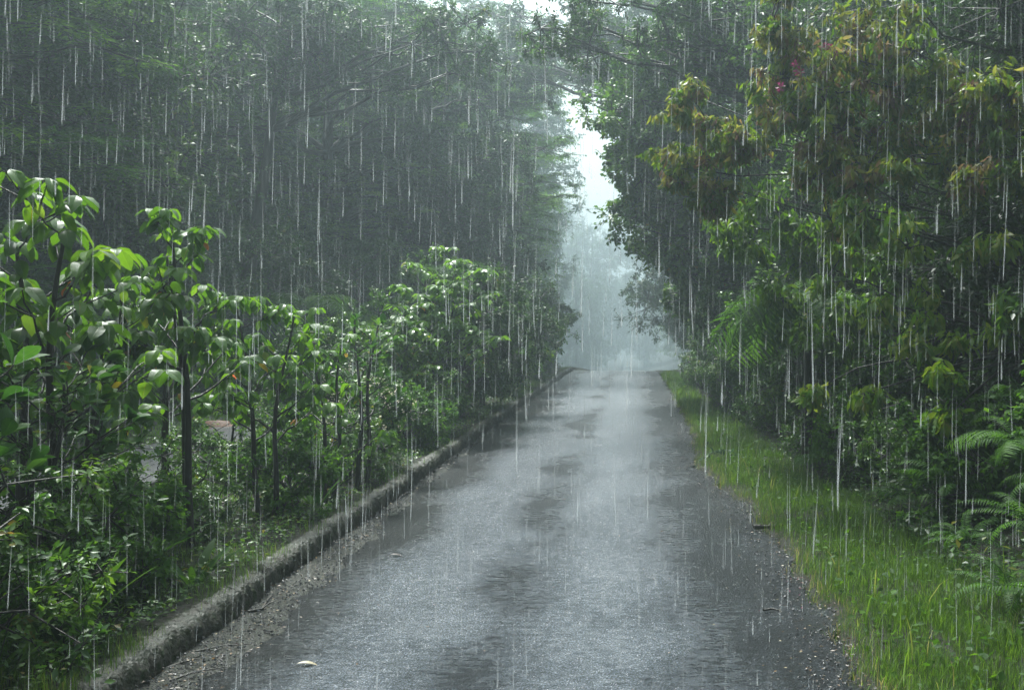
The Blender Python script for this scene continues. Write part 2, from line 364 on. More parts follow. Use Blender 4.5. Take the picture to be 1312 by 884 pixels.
# ------------------------------------------------------------ tree building
T_SMALL = leaf_t(1, .46, .45, .06, .12)
T_ROUND = leaf_t(1, .62, .5, .06, .10)
T_NARROW = leaf_t(1, .26, .4, .03, .12)
T_NARROW2 = leaf_t(1, .34, .4, .03, .12)
T_MED = leaf_t(3, .42, .45, .10, .22)
T_YOUNG = leaf_t(4, .36, .42, .12, .35, 1.0)

def crown(g, gt, rg, clusters, tpl, size, sub=9, twg=8, lpt=12, flat=1.0, droop=.3, twr=.006, spread=.42, updir=.7, tintf=None, sprays=False):
    """clusters (n,4): centre + radius. Fills each with sub-clumps, twigs and leaves."""
    C = clusters[:, :3]; Rr = clusters[:, 3]; n = len(C)
    S = C[:, None] + ball(n * sub, rg, .35).reshape(n, sub, 3) * Rr[:, None, None] * np.array([1, 1, flat * .85])
    Sr = Rr[:, None] * spread * (.7 + .6 * rg.random((n, sub)))
    A = np.repeat(C, sub, 0); B = S.reshape(-1, 3)
    twigs(gt, A, B, twr * 2.2, twr * 1.2, rg.random())
    sr = Sr.reshape(-1); m = len(B)
    ctint = rg.random((m,))
    E = B[:, None] + ball(m * twg, rg, .3).reshape(m, twg, 3) * sr[:, None, None] * np.array([1, 1, flat])
    if sprays: E[..., 2] = B[:, None, 2] - .18 * np.linalg.norm(E[..., :2] - B[:, None, :2], axis=-1) + .05 * rg.normal(size=E.shape[:2]) * sr[:, None]
    A2 = np.repeat(B, twg, 0); E = E.reshape(-1, 3)
    twigs(gt, A2, E, twr, twr * .5, rg.random())
    k = len(E); t = (np.arange(lpt)[None] + rg.random((k, lpt))) / lpt; t = .2 + .85 * t
    D0 = norm(E - A2); L = np.linalg.norm(E - A2, axis=1)
    side = np.where(np.arange(lpt) % 2 == 0, 1, -1)[None, :, None]
    P = A2[:, None] + (E - A2)[:, None] * t[..., None]
    lat = norm(np.cross(D0, UP) + 1e-3)[:, None] * side
    if sprays:
        D = D0[:, None] * .6 + lat * .9 + rg.normal(size=P.shape) * .15; N = UP + rg.normal(size=P.shape) * .2
        P = P + lat * 0
    else:
        D = D0[:, None] * .6 + lat * .8 + rg.normal(size=P.shape) * .45 - UP * droop
        N = UP * updir + rg.normal(size=P.shape) * .45 + D0[:, None] * .3
    P = P + rg.normal(size=P.shape) * size * .25
    P = P.reshape(-1, 3); q = len(P)
    sz = size * (.65 + .7 * rg.random(q))
    tint = np.clip(np.repeat(np.repeat(ctint, twg), lpt) * .65 + rg.random(q) * .38, 0, 1) if tintf is None else tintf(q, rg, np.repeat(np.repeat(ctint, twg), lpt))
    place(g, tpl, P, D.reshape(-1, 3), N.reshape(-1, 3), sz, tint)
    return E

def ell(rg, n, c, r, cr, shell=.55, keep=None):
    P = np.array(c) + ball(n, rg, shell) * np.array(r)
    if keep is not None: P = P[keep(P)]
    return np.concatenate([P, (cr * (.75 + .5 * rg.random((len(P), 1))))], 1)

def limbs(gt, rg, trunk, tr, clusters, lr=.05, k=5, frac=.35):
    """one curved limb from the trunk to every cluster"""
    n = len(trunk)
    for cl in clusters:
        d = np.linalg.norm(trunk[:, :2] - cl[None, :2], axis=1)
        zt = cl[2] - .35 * d.min() - .2
        i = int(np.clip(np.searchsorted(trunk[:, 2], zt), int(n * frac), n - 1))
        P = curve(trunk[i], cl[:3], n=7, wob=.07, rg=rg, rise=.06)
        r0 = min(tr[i] * .6, lr); tube(gt, P, np.linspace(r0, r0 * .25, 7), k, rg.random())

def trunk_line(rg, h, lean=(0, 0), n=12, wob=.12):
    t = np.linspace(0, 1, n); P = np.zeros((n, 3)); P[:, 2] = -.3 + t * (h + .3)
    w1, w2 = rg.random(2) * 6
    P[:, 0] = lean[0] * t ** 1.3 + wob * np.sin(t * 5 + w1) * t; P[:, 1] = lean[1] * t ** 1.3 + wob * np.sin(t * 4 + w2) * t
    return P

def tree_proto(seed, h, tr, crowns, leafsize, tpl, mat, barkmat='bark', lean=(0, 0), sub=8, twg=7, lpt=11, flat=1, droop=.3, sprays=False, lr=.09, cr=1.0, updir=.7, twr=.008, tintf=None):
    """crowns: list of (centre, radii, count, cluster radius)"""
    rg = np.random.default_rng(seed); gt = G(); gl = G()
    tl = trunk_line(rg, h, lean); rad = tr * np.linspace(1.25, .3, len(tl)) ** 1.0; rad[0] *= 1.35
    tube(gt, tl, rad, 9, .5)
    cl = np.concatenate([ell(rg, n, c, r, crr) for c, r, n, crr in crowns])
    limbs(gt, rg, tl, rad, cl, lr)
    crown(gl, gt, rg, cl, tpl, leafsize, sub, twg, lpt, flat, droop, twr, sprays=sprays, updir=updir, tintf=tintf)
    return gt.mesh('trunk', M[barkmat]), gl.mesh('crown', M[mat])

def put_tree(name, label, cat, meshes, X, Y, rz=0, sc=1, group=None, dz=0):
    o = thing(name, label, cat, (X, Y, float(gh(X, Y)) + dz), rz, sc, group)
    obj('trunk', meshes[0], o); obj('crown', meshes[1], o)
    return o

# ---- prototypes
PR = {}
# a: broad evergreen, leafy to the ground
PR['a'] = tree_proto(11, 9, .18, [((0, 0, 6.4), (3.0, 3.0, 3.2), 52, 1.2), ((0, 0, 2.8), (2.7, 2.7, 2.3), 34, 1.05)], .105, T_SMALL, 'dark', sub=10, twg=8, lpt=12, lr=.05)
PR['a2'] = tree_proto(12, 8, .16, [((.3, 0, 5.8), (2.8, 2.8, 2.9), 46, 1.15), ((0, 0, 2.5), (2.8, 2.4, 2.2), 32, 1.0)], .095, T_ROUND, 'mid', sub=10, twg=8, lpt=12, lr=.045)
# b: layered horizontal sprays
PR['b'] = tree_proto(13, 10, .17, [((0, 0, 6.4), (3.4, 3.4, 3.8), 66, 1.5), ((0, 0, 2.4), (2.6, 2.6, 2), 20, 1.2)], .10, T_NARROW2, 'layer', sub=9, twg=12, lpt=20, flat=.3, sprays=True, updir=1, lr=.05)
PR['b2'] = tree_proto(14, 12, .2, [((0, 0, 8.0), (3.8, 3.6, 4.2), 74, 1.55), ((0, 0, 3.4), (3, 3, 2.6), 26, 1.3)], .11, T_NARROW2, 'layer', sub=9, twg=12, lpt=20, flat=.3, sprays=True, updir=1, lr=.09)
# c: tall crowned forest tree for the back rows
PR['c'] = tree_proto(15, 13, .28, [((0, 0, 9.5), (4.4, 4.4, 4.4), 60, 1.7), ((0, 0, 4.2), (3.9, 3.9, 3.4), 44, 1.5)], .17, T_SMALL, 'blue', sub=9, twg=8, lpt=11, lr=.07)
# s: dense shrub, leafy to the ground
PR['s'] = tree_proto(16, 1.6, .05, [((0, 0, 1.25), (1.0, 1.0, 1.05), 30, .5)], .06, T_SMALL, 'dark', sub=8, twg=8, lpt=12, lr=.02, twr=.003)
PR['s2'] = tree_proto(17, 1.4, .045, [((0, 0, 1.1), (1.0, 1.0, .95), 28, .48)], .05, T_ROUND, 'mid', sub=8, twg=8, lpt=12, lr=.018, twr=.003)

def X_at(px, Y): return (px - CX) / F * Y
def W(px, py, Y): return np.array([(px - CX) / F * Y, Y, CAMZ + (CY - py) / F * Y])

# ------------------------------------------------------------ forest on the left
FL = 'forest trees left of the road'
put_tree('layered_tree', 'nearest layered tree at the far left edge, its dark sprays reaching in from the frame', 'tree', PR['b'], -11.2, 17.5, .4, 1.18, FL)
put_tree('broadleaf_tree', 'mid green tree rising behind the large-leaved sapling at far left', 'tree', PR['a2'], -10.6, 22.0, 1.2, 1.05, FL)
put_tree('broadleaf_tree', 'dark evergreen tree filling the left edge of the picture behind the lawn', 'tree', PR['a'], -14.2, 22.5, 2.2, 1.2, FL)
put_tree('layered_tree', 'tall layered tree standing left of the forest hollow, above the twin saplings', 'tree', PR['b2'], -13.2, 30.0, 2.9, 1.08, FL)
put_tree('layered_tree', 'tall tree of flat green sprays above the dark forest hollow', 'tree', PR['b2'], -9.0, 33.0, .9, 1.02, FL)
put_tree('broadleaf_tree', 'hazy evergreen tree leaning over the row of kerb shrubs', 'tree', PR['a'], -6.4, 35.0, 4.2, 1.10, FL)
put_tree('layered_tree', 'misty layered tree beside the bright gap of sky, left of the road', 'tree', PR['b2'], -7.6, 47.0, 3.7, 1.2, FL)
put_tree('broadleaf_tree', 'fogged tree just left of where the road tops the rise', 'tree', PR['a2'], -11.2, 86.7, .3, 1.95, FL)
put_tree('broadleaf_tree', 'pale fogged tree low on the left of the bright gap', 'tree', PR['a'], -11.7, 108.8, 1.7, 1.87, FL)
for lb, x, y, rz, s in [
    ('tall bluish tree behind the layered sprays at far left', -19.5, 30, .5, 1.1),
    ('tall bluish tree behind the mid green tree, upper left', -16.0, 36, 1.9, 1.2),
    ('tall bluish tree in the back row above the hollow', -12.5, 43, 3.3, 1.2),
    ('tall misty tree in the back row under the brightest sky', -12.8, 62, 4.4, 1.3),
    ('outermost tall dim tree in the back row at the left edge', -25, 38, 5.1, 1.25),
    ('faint tall tree far back, between the layered trees', -23.8, 95.2, 2.5, 2.04)]:
    put_tree('forest_tree', lb, 'tree', PR['c'], x, y, rz, s, 'back row of forest trees')

# understory below the left trees
US = 'shrubs at the forest edge behind the lawn'
rgp = np.random.default_rng(5)
for lb, x, y, s, k in [
    ('dark shrub at the forest edge, behind the far-left sapling stems', -9.6, 15.2, 1.15, 's'),
    ('green shrub at the forest edge, seen above the grey path', -8.7, 18.5, 1.2, 's2'),
    ('dark shrub beside the lawn behind the twin saplings', -8.4, 22, 1.35, 's'),
    ('dark shrub in the hollow below the flat-sprayed tree', -8.2, 25.5, 1.5, 's'),
    ('dim shrub in the shaded hollow behind the tree ferns', -7.2, 29, 1.6, 's'),
    ('dim green shrub at the foot of the leaning evergreen', -5.6, 31, 1.5, 's2'),
    ('hazy shrub behind the far end of the kerb shrubs', -4.9, 37, 1.5, 's'),
    ('shrub at the left edge under the sprays of the nearest layered tree', -11.2, 19, 1.8, 's'),
    ('deep shaded shrub in the back of the forest hollow', -9.6, 28, 2.0, 's')]:
    m = PR[k]; put_tree('forest_shrub', lb, 'shrub', m, x, y, rgp.random() * 6, s, US)

# unseen trees added beside and behind the camera to shade the foreground
for k, lb, x, y, rz, s_ in [
    ('a', 'added broad evergreen shade tree outside the left edge, across the path', -11.5, 9.5, .3, 1.1), ('a', 'added broad evergreen shade tree left of the viewpoint', -9.5, 2.0, 1.3, 1.1),
    ('a2', 'added green shade tree right of the viewpoint on the bank', 7.0, 4.5, 2.3, 1.3), ('a', 'added evergreen shade tree behind the viewpoint, right side', 5.5, -2.5, 3.3, 1.3),
    ('a', 'added evergreen shade tree behind the viewpoint, left side', -6.5, -3.5, 4.3, 1.3), ('c', 'added tall shade tree further behind the viewpoint, over the road', -1.5, -12, 4.3, 1.0)]:
    put_tree('broadleaf_tree' if k != 'c' else 'forest_tree', lb, 'tree', PR[k], x, y, rz, s_, 'added shade trees around the viewpoint')

# ------------------------------------------------------------ far trees in the fog closing the road
for lb, x, y, rz, s in [
    ('faint tree closing the road beyond the rise, centre left', -7.3, 204.1, .5, 2.69),
    ('faint tree closing the road beyond the rise, dead centre', 2.4, 223.6, 1.5, 2.55),
    ('faint tree closing the road beyond the rise, centre right', 10.3, 194.4, 2.5, 2.84),
    ('faint tree just behind the rise, filling the foot of the gap on the left', -8.1, 159.3, 1.1, 1.55),
    ('faint tree just behind the rise, filling the foot of the gap on the right', 7.0, 151.2, 5.1, 1.49),
    ('barely visible tree deepest in the fog, left of centre', -18.2, 238.1, 3.6, 3.40),
    ('barely visible tree deepest in the fog, right of centre', 20.7, 243.0, 4.6, 3.40)]:
    put_tree('distant_tree', lb, 'tree', PR['a'] if x < 3 else PR['a2'], x, y, rz, s, 'distant trees in the fog')

# ------------------------------------------------------------ right hand bank
FR = 'forest trees right of the road'
PR['r'] = tree_proto(21, 8, .16, [((-2.0, 0, 5.9), (1.9, 1.7, 2.3), 60, .75), ((-.9, 0, 4.0), (1.9, 1.7, 1.9), 44, .75), ((.8, .5, 7), (2.2, 2, 2.4), 34, 1)], .10, T_ROUND, 'mid', lean=(-.9, 0), sub=10, twg=8, lpt=12, lr=.045)
put_tree('leaning_tree', 'round-crowned dark tree leaning over the road, edging the bright gap', 'tree', PR['r'], 2.95, 24.5, 0, 1.02, FR, dz=-.3)
PR['o'] = tree_proto(22, 7, .15, [((-3.1, 0, 6.5), (2.3, 1.4, .8), 30, .6), ((-.6, 0, 6.9), (1.8, 1.7, 1.5), 26, .8)], .08, T_SMALL, 'dark', lean=(-1.0, 0), sub=8, twg=7, lpt=10, lr=.05)
put_tree('arching_tree', 'misty tree whose boughs bridge the bright gap behind the nearer arching one', 'tree', PR['o'], 3.0, 38, .15, 1.5, FR)
put_tree('arching_tree', 'large faint arching tree closing the top of the bright gap', 'tree', PR['o'], 3.2, 47, .05, 2.0, FR)
put_tree('layered_tree', 'faint tall layered tree filling the left side of the bright gap', 'tree', PR['b2'], -11.6, 70, .6, 1.9, FL)
put_tree('arching_tree', 'crooked-boughed tree in the mist left of the bright gap', 'tree', PR['o'], -8.8, 25, 3.0, 1.15, FL)
put_tree('forest_tree', 'faint giant tree in the bright fog at the top centre', 'tree', PR['c'], -14, 92, 2.6, 1.9, FL)
put_tree('broadleaf_tree', 'misty tree hugging the right road edge just past the rise', 'tree', PR['a'], 3.2, 57, .9, 1.2, FR)
put_tree('broadleaf_tree', 'misty tree hugging the left road edge just past the rise', 'tree', PR['a2'], -7.4, 60, 2.9, 1.3, FR)
put_tree('layered_tree', 'slim layered tree whose sprays edge the bright gap from the left', 'tree', PR['b'], -6.2, 38, 1.9, 1.05, FL)
put_tree('arching_tree', 'tree whose thin crooked boughs arch over the road at the top', 'tree', PR['o'], 3.3, 19.5, 0, 1.0, FR, dz=-.2)
for k, lb, x, y, rz, s in [
    ('a', 'dark evergreen tree behind the bronze young leaves, upper right', 5.6, 15.5, .2, 1.0),
    ('a', 'blackish evergreen tree at the right frame edge', 6.0, 11.2, 1.4, .85),
    ('a2', 'green tree between the round-crowned tree and the bronze leaves', 4.9, 19.5, 2.2, 1.0),
    ('a', 'evergreen tree behind the round-crowned tree', 5.6, 27, 3.1, 1.1),
    ('a2', 'hazy tree right of the road, past the round-crowned tree', 4.7, 34, 4.0, 1.0),
    ('a', 'young evergreen with dense small leaves behind the lime-leaved sapling', 4.3, 11.6, .7, .55),
    ('a2', 'young green tree crowding the bank behind the green sapling', 4.0, 14.8, 1.7, .6),
    ('a', 'young evergreen just past the tree fern', 3.7, 17.2, 2.7, .6),
    ('b', 'hazy layered tree hanging over the right of the rise', 6.6, 54, 5.0, 1.3),
    ('a', 'pale tree beyond the rise, on the right of the bright gap', 6.6, 85, .9, 1.5),
    ('b2', 'faint layered tree right of the gap, deep in mist', 8.4, 115, 1.9, 1.6)]:
    put_tree('broadleaf_tree' if k[0] == 'a' else 'layered_tree', lb, 'tree', PR[k], x, y, rz, s, FR, dz=-.4)
for lb, x, y, rz, s in [
    ('tall dark tree in the back row behind the right frame edge', 9.5, 17, .5, .9),
    ('tall tree in the back row above the bronze leaves', 8.5, 25, 2.5, .95),
    ('tall misty tree in the back row, upper middle right', 8.0, 36, 4.0, .95)]:
    put_tree('forest_tree', lb, 'tree', PR['c'], x, y, rz, s, 'back row of forest trees', dz=-1)

BS = 'shrubs on the right-hand bank'
for k, lb, x, y, s in [
    ('s', 'dark shrub at the right edge behind the ferns', 4.1, 8.8, 1.15),
    ('s', 'dark shrub under the hanging bronze leaves', 3.6, 10.6, 1.2),
    ('s2', 'green shrub right of the tree fern', 3.3, 12.6, 1.15),
    ('s', 'dark shrub just behind the tree fern', 3.2, 15.4, 1.35),
    ('s2', 'green shrub past the tree fern on the bank', 2.9, 18.6, 1.25),
    ('s', 'dark shrub below the round-crowned leaning tree', 2.8, 22, 1.4),
    ('s', 'hazy shrub beside the far right road edge', 2.7, 26, 1.35),
    ('s2', 'hazy green shrub near the rise, right road edge', 2.6, 31, 1.3),
    ('s', 'pale fogged shrub where the right road edge meets the rise', 2.8, 37, 1.5),
    ('s', 'pale fogged shrub beyond the rise on the right', 3.1, 44, 1.7),
    ('s', 'tall dark shrub filling the bank below the upper bronze leaves', 4.8, 13.4, 1.7)]:
    put_tree('bank_shrub', lb, 'shrub', PR[k], x, y, rgp.random() * 6, s, BS, dz=-.15)
LS = 'low green shrubs along the grass verge'
PR['l'] = tree_proto(23, .6, .02, [((0, 0, .42), (.5, .5, .42), 20, .26)], .04, T_ROUND, 'fern', sub=7, twg=7, lpt=10, lr=.01, twr=.0025)
PR['l2'] = tree_proto(24, .6, .02, [((0, 0, .40), (.5, .5, .40), 20, .25)], .035, T_SMALL, 'mid', sub=7, twg=7, lpt=10, lr=.01, twr=.0025)
for k, lb, x, y, s in [
    ('l', 'bright low shrub at the right edge among the ferns', 3.25, 7.9, 1.3),
    ('l2', 'low shrub by the bottom right corner, above the grass', 3.0, 6.5, 1.0),
    ('l', 'light green shrub in front of the hanging bronze leaves', 2.75, 8.9, 1.25),
    ('l2', 'low dark-leaved shrub at the middle of the grass verge', 2.6, 10.2, 1.2),
    ('l', 'low shrub behind the tall verge grass, below the tree fern', 2.45, 11.8, 1.1),
    ('l2', 'low shrub where the grass verge narrows', 2.35, 13.6, 1.1),
    ('l2', 'small hazy shrub at the far end of the grass verge', 2.1, 17.5, 1.1),
    ('l', 'small pale shrub by the road past the verge grass', 1.9, 21.5, 1.1),
    ('l2', 'tiny fogged shrub at the right road edge near the rise', 1.75, 28, 1.3)]:
    put_tree('verge_shrub', lb, 'shrub', PR[k], x, y, rgp.random() * 6, s, LS)

# bronze young-leaf tree: hanging clusters over the right half
def young_tint(q, rg, c): return np.clip(c * .75 + rg.random(q) * .4 - .05, 0, 1)
def young_tree(name, label, seed, base, spots, h, tr, size=.1, tintf=young_tint, mat='young', per=3, lpt=7):
    rg = np.random.default_rng(seed); gt = G(); gl = G()
    bx, by = base; bz = float(gh(bx, by))
    tl = trunk_line(rg, h, (-.5, 0), wob=.15)
    rad = tr * np.linspace(1.2, .35, 12); tube(gt, tl, rad, 9)
    cl = []
    for px, py, Y, r in spots:
        p = W(px, py, Y) - np.array([bx, by, bz])
        for _ in range(per): cl.append([*(p + rg.normal(size=3) * r * .55), r * (.5 + .35 * rg.random())])
    cl = np.array(cl); limbs(gt, rg, tl, rad, cl[::per], .02)
    for i in range(0, len(cl), per):
        for j in range(1, per): tube(gt, curve(cl[i, :3], cl[i + j, :3], n=5, wob=.1, rg=rg, rise=.15), np.linspace(.009, .004, 5), 4)
    E = crown(gl, gt, rg, cl, T_YOUNG, size, 7, 4, lpt, .8, 1.25, .0035, spread=.75, updir=.35, tintf=tintf)
    o = thing(name, label, 'tree', (bx, by, bz)); obj('trunk', gt.mesh('trunk', M['bark']), o); obj('crown', gl.mesh('crown', M[mat]), o)
    return o, E + np.array([bx, by, bz])
spots1 = [(872, 140, 11.5, .28), (880, 215, 11.5, .3), (925, 250, 11.2, .22), (915, 175, 11.4, .2), (960, 190, 11, .3), (1000, 75, 10.8, .32), (1050, 110, 10.5, .4),
          (1010, 150, 10.7, .35), (1090, 60, 10.6, .4), (1140, 30, 10.6, .4), (1070, 170, 10.3, .35), (1125, 120, 10.2, .4), (1180, 90, 10.1, .42), (1230, 150, 9.8, .35),
          (1100, 215, 10.2, .3), (1160, 190, 10, .35), (1050, 240, 10.4, .25), (1210, 210, 9.8, .28), (1275, 120, 9.4, .35), (1290, 220, 9.2, .25), (1020, 20, 10.9, .3)]
yt, _ = young_tree('bronze_leaved_tree', 'tree hung with lime and bronze young leaves over the right verge', 31, (4.6, 11.2), spots1, 5.5, .12, .074, per=5, lpt=10)
spots2 = [(1085, 250, 9.9, .22), (1110, 300, 9.8, .22), (1160, 310, 9.5, .2), (1230, 330, 9.3, .22), (1190, 380, 9.2, .2), (1250, 420, 9, .2), (1170, 440, 9.1, .16),
          (1290, 380, 8.8, .2), (1215, 480, 8.9, .16), (1290, 300, 9, .2), (1060, 340, 10, .16), (1110, 400, 9.7, .18), (1215, 530, 8.7, .13), (1120, 490, 9.4, .15), (1050, 500, 10, .13)]
def lime_tint(q, rg, c): return np.clip(c * .45 + rg.random(q) * .3, 0, .8)
young_tree('lime_leaved_sapling', 'slender sapling with sparse lime leaves hanging before the dark bank', 32, (3.75, 9.6), spots2, 3.2, .05, .085, lime_tint, per=2, lpt=5)
spots3 = [(950, 230, 12.5, .35), (1000, 270, 12.3, .35), (960, 320, 12.6, .3), (1040, 290, 12, .35), (1010, 360, 12.2, .3), (1080, 330, 11.8, .3), (930, 290, 13, .25),
          (1100, 400, 11.6, .3), (1050, 430, 11.9, .3), (1000, 420, 12.3, .25), (1150, 350, 11.4, .3)]
def green_tint(q, rg, c): return np.clip(c * .2 + rg.random(q) * .2, 0, .45)
young_tree('green_sapling', 'green small-leaved sapling between the tree fern and the bronze leaves', 33, (3.6, 13.2), spots3, 3.6, .06, .08, green_tint, per=3, lpt=8)

# pink blossom on the bronze-leaved tree
gp = G(); rg = np.random.default_rng(3)
for px, py in [(1066, 66), (1060, 60), (1070, 72), (1024, 92), (1020, 84), (1000, 112)]:
    c0 = W(px, py, 10.25) - np.array(yt.location)
    n = 16; d = norm(rg.normal(size=(n, 3))); place(gp, T_MED, c0 + d * .012, d, rg.normal(size=(n, 3)), .045, rg.random(n))
obj('blossom', gp.mesh('blossom', M['pink']), yt)

# ------------------------------------------------------------ ferns
def frond_mesh(seed, L=1.0, pairs=22, wmax=.30, arch=.55, bip=True, tint=.5, pw=.2):
    rg = np.random.default_rng(seed); g = G()
    t = np.linspace(0, 1, 14); a = np.linspace(arch, -1.15 if seed < 4 else -arch * 1.3, 14)
    P = np.zeros((14, 3)); P[:, 0] = np.cumsum(np.cos(a)) / 14 * L; P[:, 2] = np.cumsum(np.sin(a)) / 14 * L; P -= P[0]
    tube(g, P, np.linspace(.006, .0015, 14) * L, 4, .2)
    tt = np.linspace(.14, .985, pairs)
    C = np.stack([np.interp(tt, t, P[:, k]) for k in range(3)], -1); T = norm(np.stack([np.interp(tt, t, np.gradient(P[:, k])) for k in range(3)], -1))
    ln = wmax * L * np.sin(np.pi * np.clip(tt * .92 + .12, 0, 1)) ** .8
    for s in (-1, 1):
        lat = np.array([0, s, 0.]); D = norm(lat[None] + T * .45 + np.array([0, 0, -.18]))
        if not bip:
            D = D + rg.normal(size=D.shape) * .07
            place(g, leaf_t(3, pw, .3, .03, .25), C, D, np.cross(T, D) * s, ln, tint + .3 * (rg.random(len(C)) - .5)); continue
        m = 11; q = (np.arange(m) + .5) / m
        P2 = C[:, None] + D[:, None] * (ln[:, None, None] * q[None, :, None]) - UP * (.12 * ln[:, None, None] * q[None, :, None] ** 2)
        l2 = ln[:, None] * .10 * (1 - q[None] ** 1.6 * .85)
        for s2 in (-1, 1):
            D2 = norm(T[:, None] * s2 + D[:, None] * .5 + 0 * P2)
            place(g, T_NARROW, P2.reshape(-1, 3), D2.reshape(-1, 3), np.tile(UP, (P2.size // 3, 1)) + .2 * rg.normal(size=(P2.size // 3, 3)), l2.reshape(-1), tint + .3 * (rg.random(P2.size // 3) - .5))
        twigs(g, C, C + D * ln[:, None] * .95, .0018 * L, .0006 * L, .2)
    return g.mesh('frond', M['fern'])
FRD = [frond_mesh(1, pairs=26, wmax=.30, tint=.7, bip=False, arch=.5, pw=.085), frond_mesh(2, pairs=26, wmax=.28, bip=False, arch=.8, tint=.3, pw=.085), frond_mesh(4, pairs=26, wmax=.11, bip=False, arch=.6, pw=.16, tint=.3), frond_mesh(5, pairs=24, wmax=.12, bip=False, arch=.9, pw=.16, tint=.45)]
def fern(name, label, X, Y, z, L, n, kinds, group, spread=(0, 6.283), tilt=.1, seed=0, trunk=None, only=None):
    rg = np.random.default_rng(seed + 77)
    o = thing(name, label, 'fern', (X, Y, float(gh(X, Y)) + z), 0, 1, group)
    if trunk:
        g = G(); tube(g, [(0, 0, -trunk), (.02, .01, -trunk * .5), (0, 0, .02)], [.07, .055, .06], 9)
        obj('trunk', g.mesh('trunk', M['bark']), o)
    for i in range(n):
        a = spread[0] + (spread[1] - spread[0]) * (i + .4 * rg.random()) / n
        s = L * (.8 + .35 * rg.random())
        obj('frond', FRD[kinds[i % len(kinds)]], o, (.03 * math.cos(a), .03 * math.sin(a), 0), (rg.normal() * .3, -tilt + rg.normal() * .28, a), (s, s, s))
    return o
TF = 'tree ferns'
fern('tree_fern', 'tree fern on the right bank drooping its long fronds towards the road', 2.0, 13.2, 2.0, 1.75, 11, [0, 1], TF, spread=(1.4, 5.6), tilt=-.1, seed=1, trunk=2.0)
fern('tree_fern', 'smaller tree fern behind the drooping one, half lost in shrubs', 2.5, 17.5, 1.7, 1.2, 9, [1, 0], TF, tilt=-.1, seed=2, trunk=1.8)
fern('tree_fern', 'dim tree fern in the dark hollow, left of its pair', -6.7, 23, 1.9, 1.7, 9, [0, 1], TF, seed=3, trunk=2.0)
fern('tree_fern', 'dim tree fern in the dark hollow, nearer the kerb shrubs', -4.9, 22, 1.7, 1.6, 9, [1, 0], TF, seed=4, trunk=1.8)
fern('tree_fern', 'faint tall tree fern above the kerb shrubs by the layered tree', -4.6, 27, 2.7, 1.6, 9, [0, 1], TF, seed=5, trunk=2.9)
fern('tree_fern', 'hazy tree fern hanging at the right edge of the rise', 2.6, 29, 3.0, 1.5, 9, [0, 1], TF, seed=6, trunk=3.3)
BF = 'ground ferns at the forest edge'
for i, (lb, x, y, z, L, n, k) in enumerate([
    ('fern in the bottom right corner with one dark arching frond', 2.25, 5.9, .2, .6, 13, [2, 3]),
    ('bright fern with flat pale fronds at the right edge, knee high', 2.45, 6.9, .35, .58, 14, [2, 2, 3]),
    ('fern at the right edge, highest of the bank ferns', 2.7, 7.9, .65, .65, 13, [2, 3, 0]),
    ('fern left of the bright low shrub, fronds pointing at the road', 2.4, 8.5, .35, .58, 12, [2, 3]),
    ('bright fern leaning over the verge grass at the lower right edge', 2.15, 6.5, .12, .5, 12, [3, 2]),
    ('fern tucked between the two right-edge ferns', 2.7, 7.3, .5, .55, 13, [2, 3]),
    ('fern with yellowish fronds where the bank meets the grass', 2.25, 7.7, .2, .48, 12, [3, 2]),
    ('tall fern above the others at the right edge, before the lime-leaved sapling', 2.95, 8.6, .8, .6, 12, [2, 3]),
    ('small fern above the tall verge grass', 2.35, 9.6, .15, .5, 10, [0, 2]),
    ('light fern below the tree fern', 2.1, 12.4, .2, .55, 11, [0, 1]),
    ('fern under the dark shrub, mid bank', 2.7, 10.9, .5, .6, 11, [3, 0]),
    ('bluish fern among the far kerb shrubs', -2.55, 23, .9, .8, 10, [0, 1]),
    ('small feathery fern in the dark bush at bottom left', -2.95, 5.4, .35, .4, 9, [0, 2])]):
    fern('ground_fern', lb, x, y, z, L, n, k, BF, tilt=.25, seed=20 + i)

